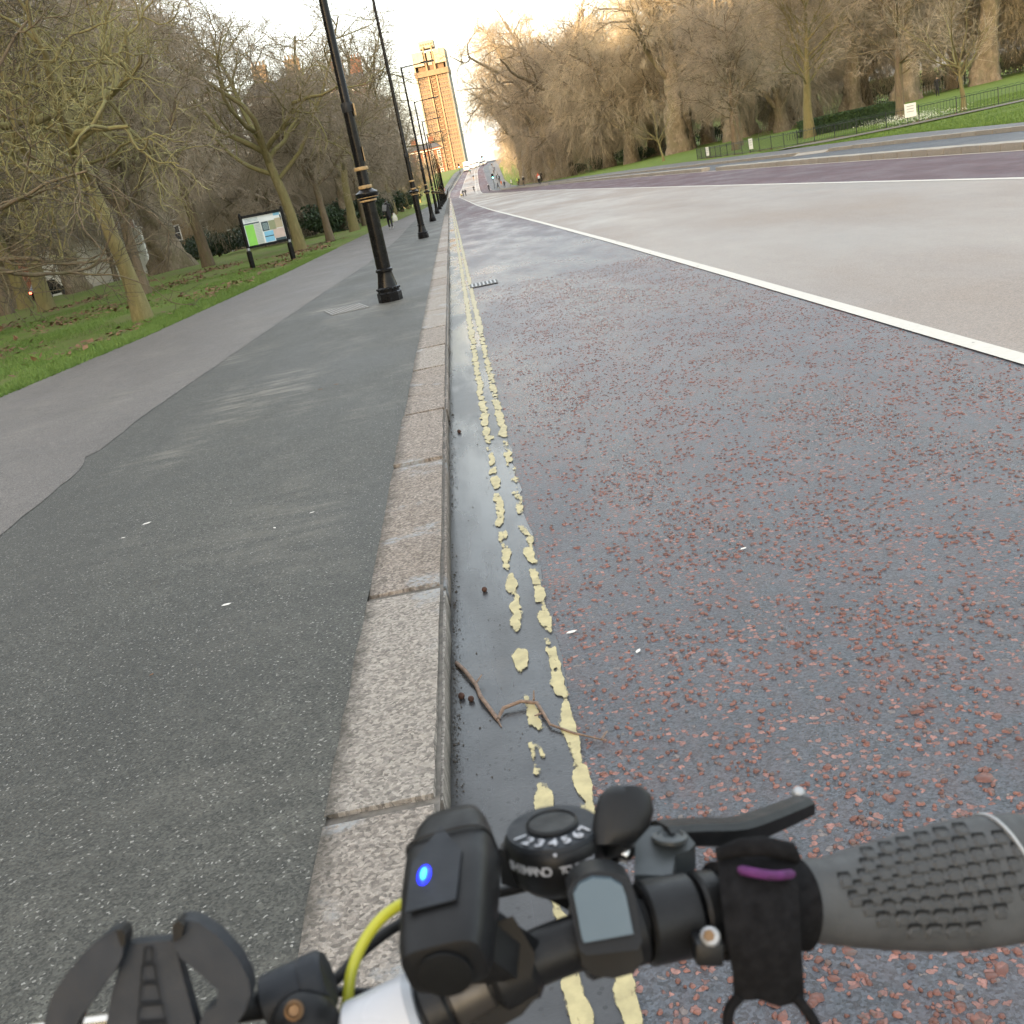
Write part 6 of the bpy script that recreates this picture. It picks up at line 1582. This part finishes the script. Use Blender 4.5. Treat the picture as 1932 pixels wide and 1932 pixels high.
BM().tube([bp(1354, 1612, .452), bp(1400, 1598, .448), bp(1440, 1596, .447), bp(1490, 1606, .452), bp(1504, 1622, .455)], [.003, .0042, .0044, .0042, .002], 10).mk('fold', M['strap'], st, 60)
BM().tube(spline([bp(1395, 1880, .437), bp(1376, 1905, .436), bp(1374, 1940, .435), bp(1385, 1990, .434)], 5), .0024, 8).mk('cord', M['strap'], st, 60)
BM().tube(spline([bp(1500, 1880, .439), bp(1528, 1915, .437), bp(1545, 1950, .436), bp(1556, 2000, .435)], 5), .0024, 8).mk('cord', M['strap'], st, 60)

# --- the rest of the bicycle, below the frame of the photograph
sc_, _ = barpt(735)
cx0 = sc_.x
def fr_(a, b, r, name, mat, k=14): BM().tube([a, b], r, k).mk(name, mat)
hb, ht = Vector((cx0, .585, .60)), Vector((cx0, sc_.y + .055, 1.02))
fr_(sc_, ht, .016, 'stem', M['white_gloss']); fr_(ht, hb, .02, 'head_tube', M['white_gloss'])
Rw = .285
fw_c, rw_c, bbk, st_t = Vector((cx0, .70, Rw)), Vector((cx0, -.34, Rw)), Vector((cx0, .05, .27)), Vector((cx0, -.14, .86))
for s_ in (-1, 1):
    BM().tube([hb + Vector((s_ * .02, 0, 0)), hb + Vector((s_ * .05, .01, -.05)), fw_c + Vector((s_ * .05, 0, 0))], .012, 10).mk('fork_blade', M['white_gloss'])
    BM().tube([bbk + Vector((s_ * .03, 0, 0)), rw_c + Vector((s_ * .06, 0, 0))], .010, 8).mk('chain_stay', M['white_gloss'])
    BM().tube([bbk + Vector((s_ * .06, 0, 0)), bbk + Vector((s_ * .075, s_ * .14, -.08 * s_))], .009, 8).mk('crank', M['dark_metal'])
    BM().rbox(bbk + Vector((s_ * .125, s_ * .14, -.08 * s_)), (.09, .08, .02), .006).mk('pedal', M['plastic'])
fr_(hb + Vector((0, -.02, .1)), bbk, .022, 'down_tube', M['white_gloss']); fr_(bbk, st_t, .018, 'seat_tube', M['white_gloss']); fr_(st_t + Vector((0, .015, -.06)), rw_c + Vector((0, .02, .02)), .012, 'seat_stay', M['white_gloss'])
BM().rings([[Vector((cx0 + x, y, .90 + z)) for x, z in ((-w, 0), (-w * .6, .03), (0, .038), (w * .6, .03), (w, 0), (0, -.012))] for y, w in ((.02, .018), (-.06, .03), (-.16, .065), (-.24, .075), (-.27, .06))]).mk('saddle', M['plastic'], None, 60)
for c_ in (fw_c, rw_c):
    wv = BM().rings([[c_ + Vector((math.cos(b) * .022, math.cos(a) * (Rw - .022 + math.sin(b) * .022), math.sin(a) * (Rw - .022 + math.sin(b) * .022))) for b in [math.pi * 2 * j / 10 for j in range(10)]] for a in [math.pi * 2 * q / 48 for q in range(49)]], False).mk('wheel', M['tyre'], None, 60)
    BM().rings([[c_ + Vector((x, math.cos(a) * r_, math.sin(a) * r_)) for x, r_ in ((-.011, Rw - .045), (.011, Rw - .045), (.012, Rw - .03), (-.012, Rw - .03))] for a in [math.pi * 2 * q / 48 for q in range(49)]], False).mk('rim', M['grey_metal'], wv)
    sp = BM()
    for q in range(28):
        a = q * math.pi / 14; sp.tube([c_ + Vector(((-1) ** q * .025, math.cos(a + .3) * .02, math.sin(a + .3) * .02)), c_ + Vector((0, math.cos(a) * (Rw - .04), math.sin(a) * (Rw - .04)))], .001, 4)
    sp.mk('spokes', M['steel'], wv); BM().lathe([(.02, -.03), (.02, .03)], 14, c_, (1, 0, 0)).mk('hub', M['dark_metal'], wv)
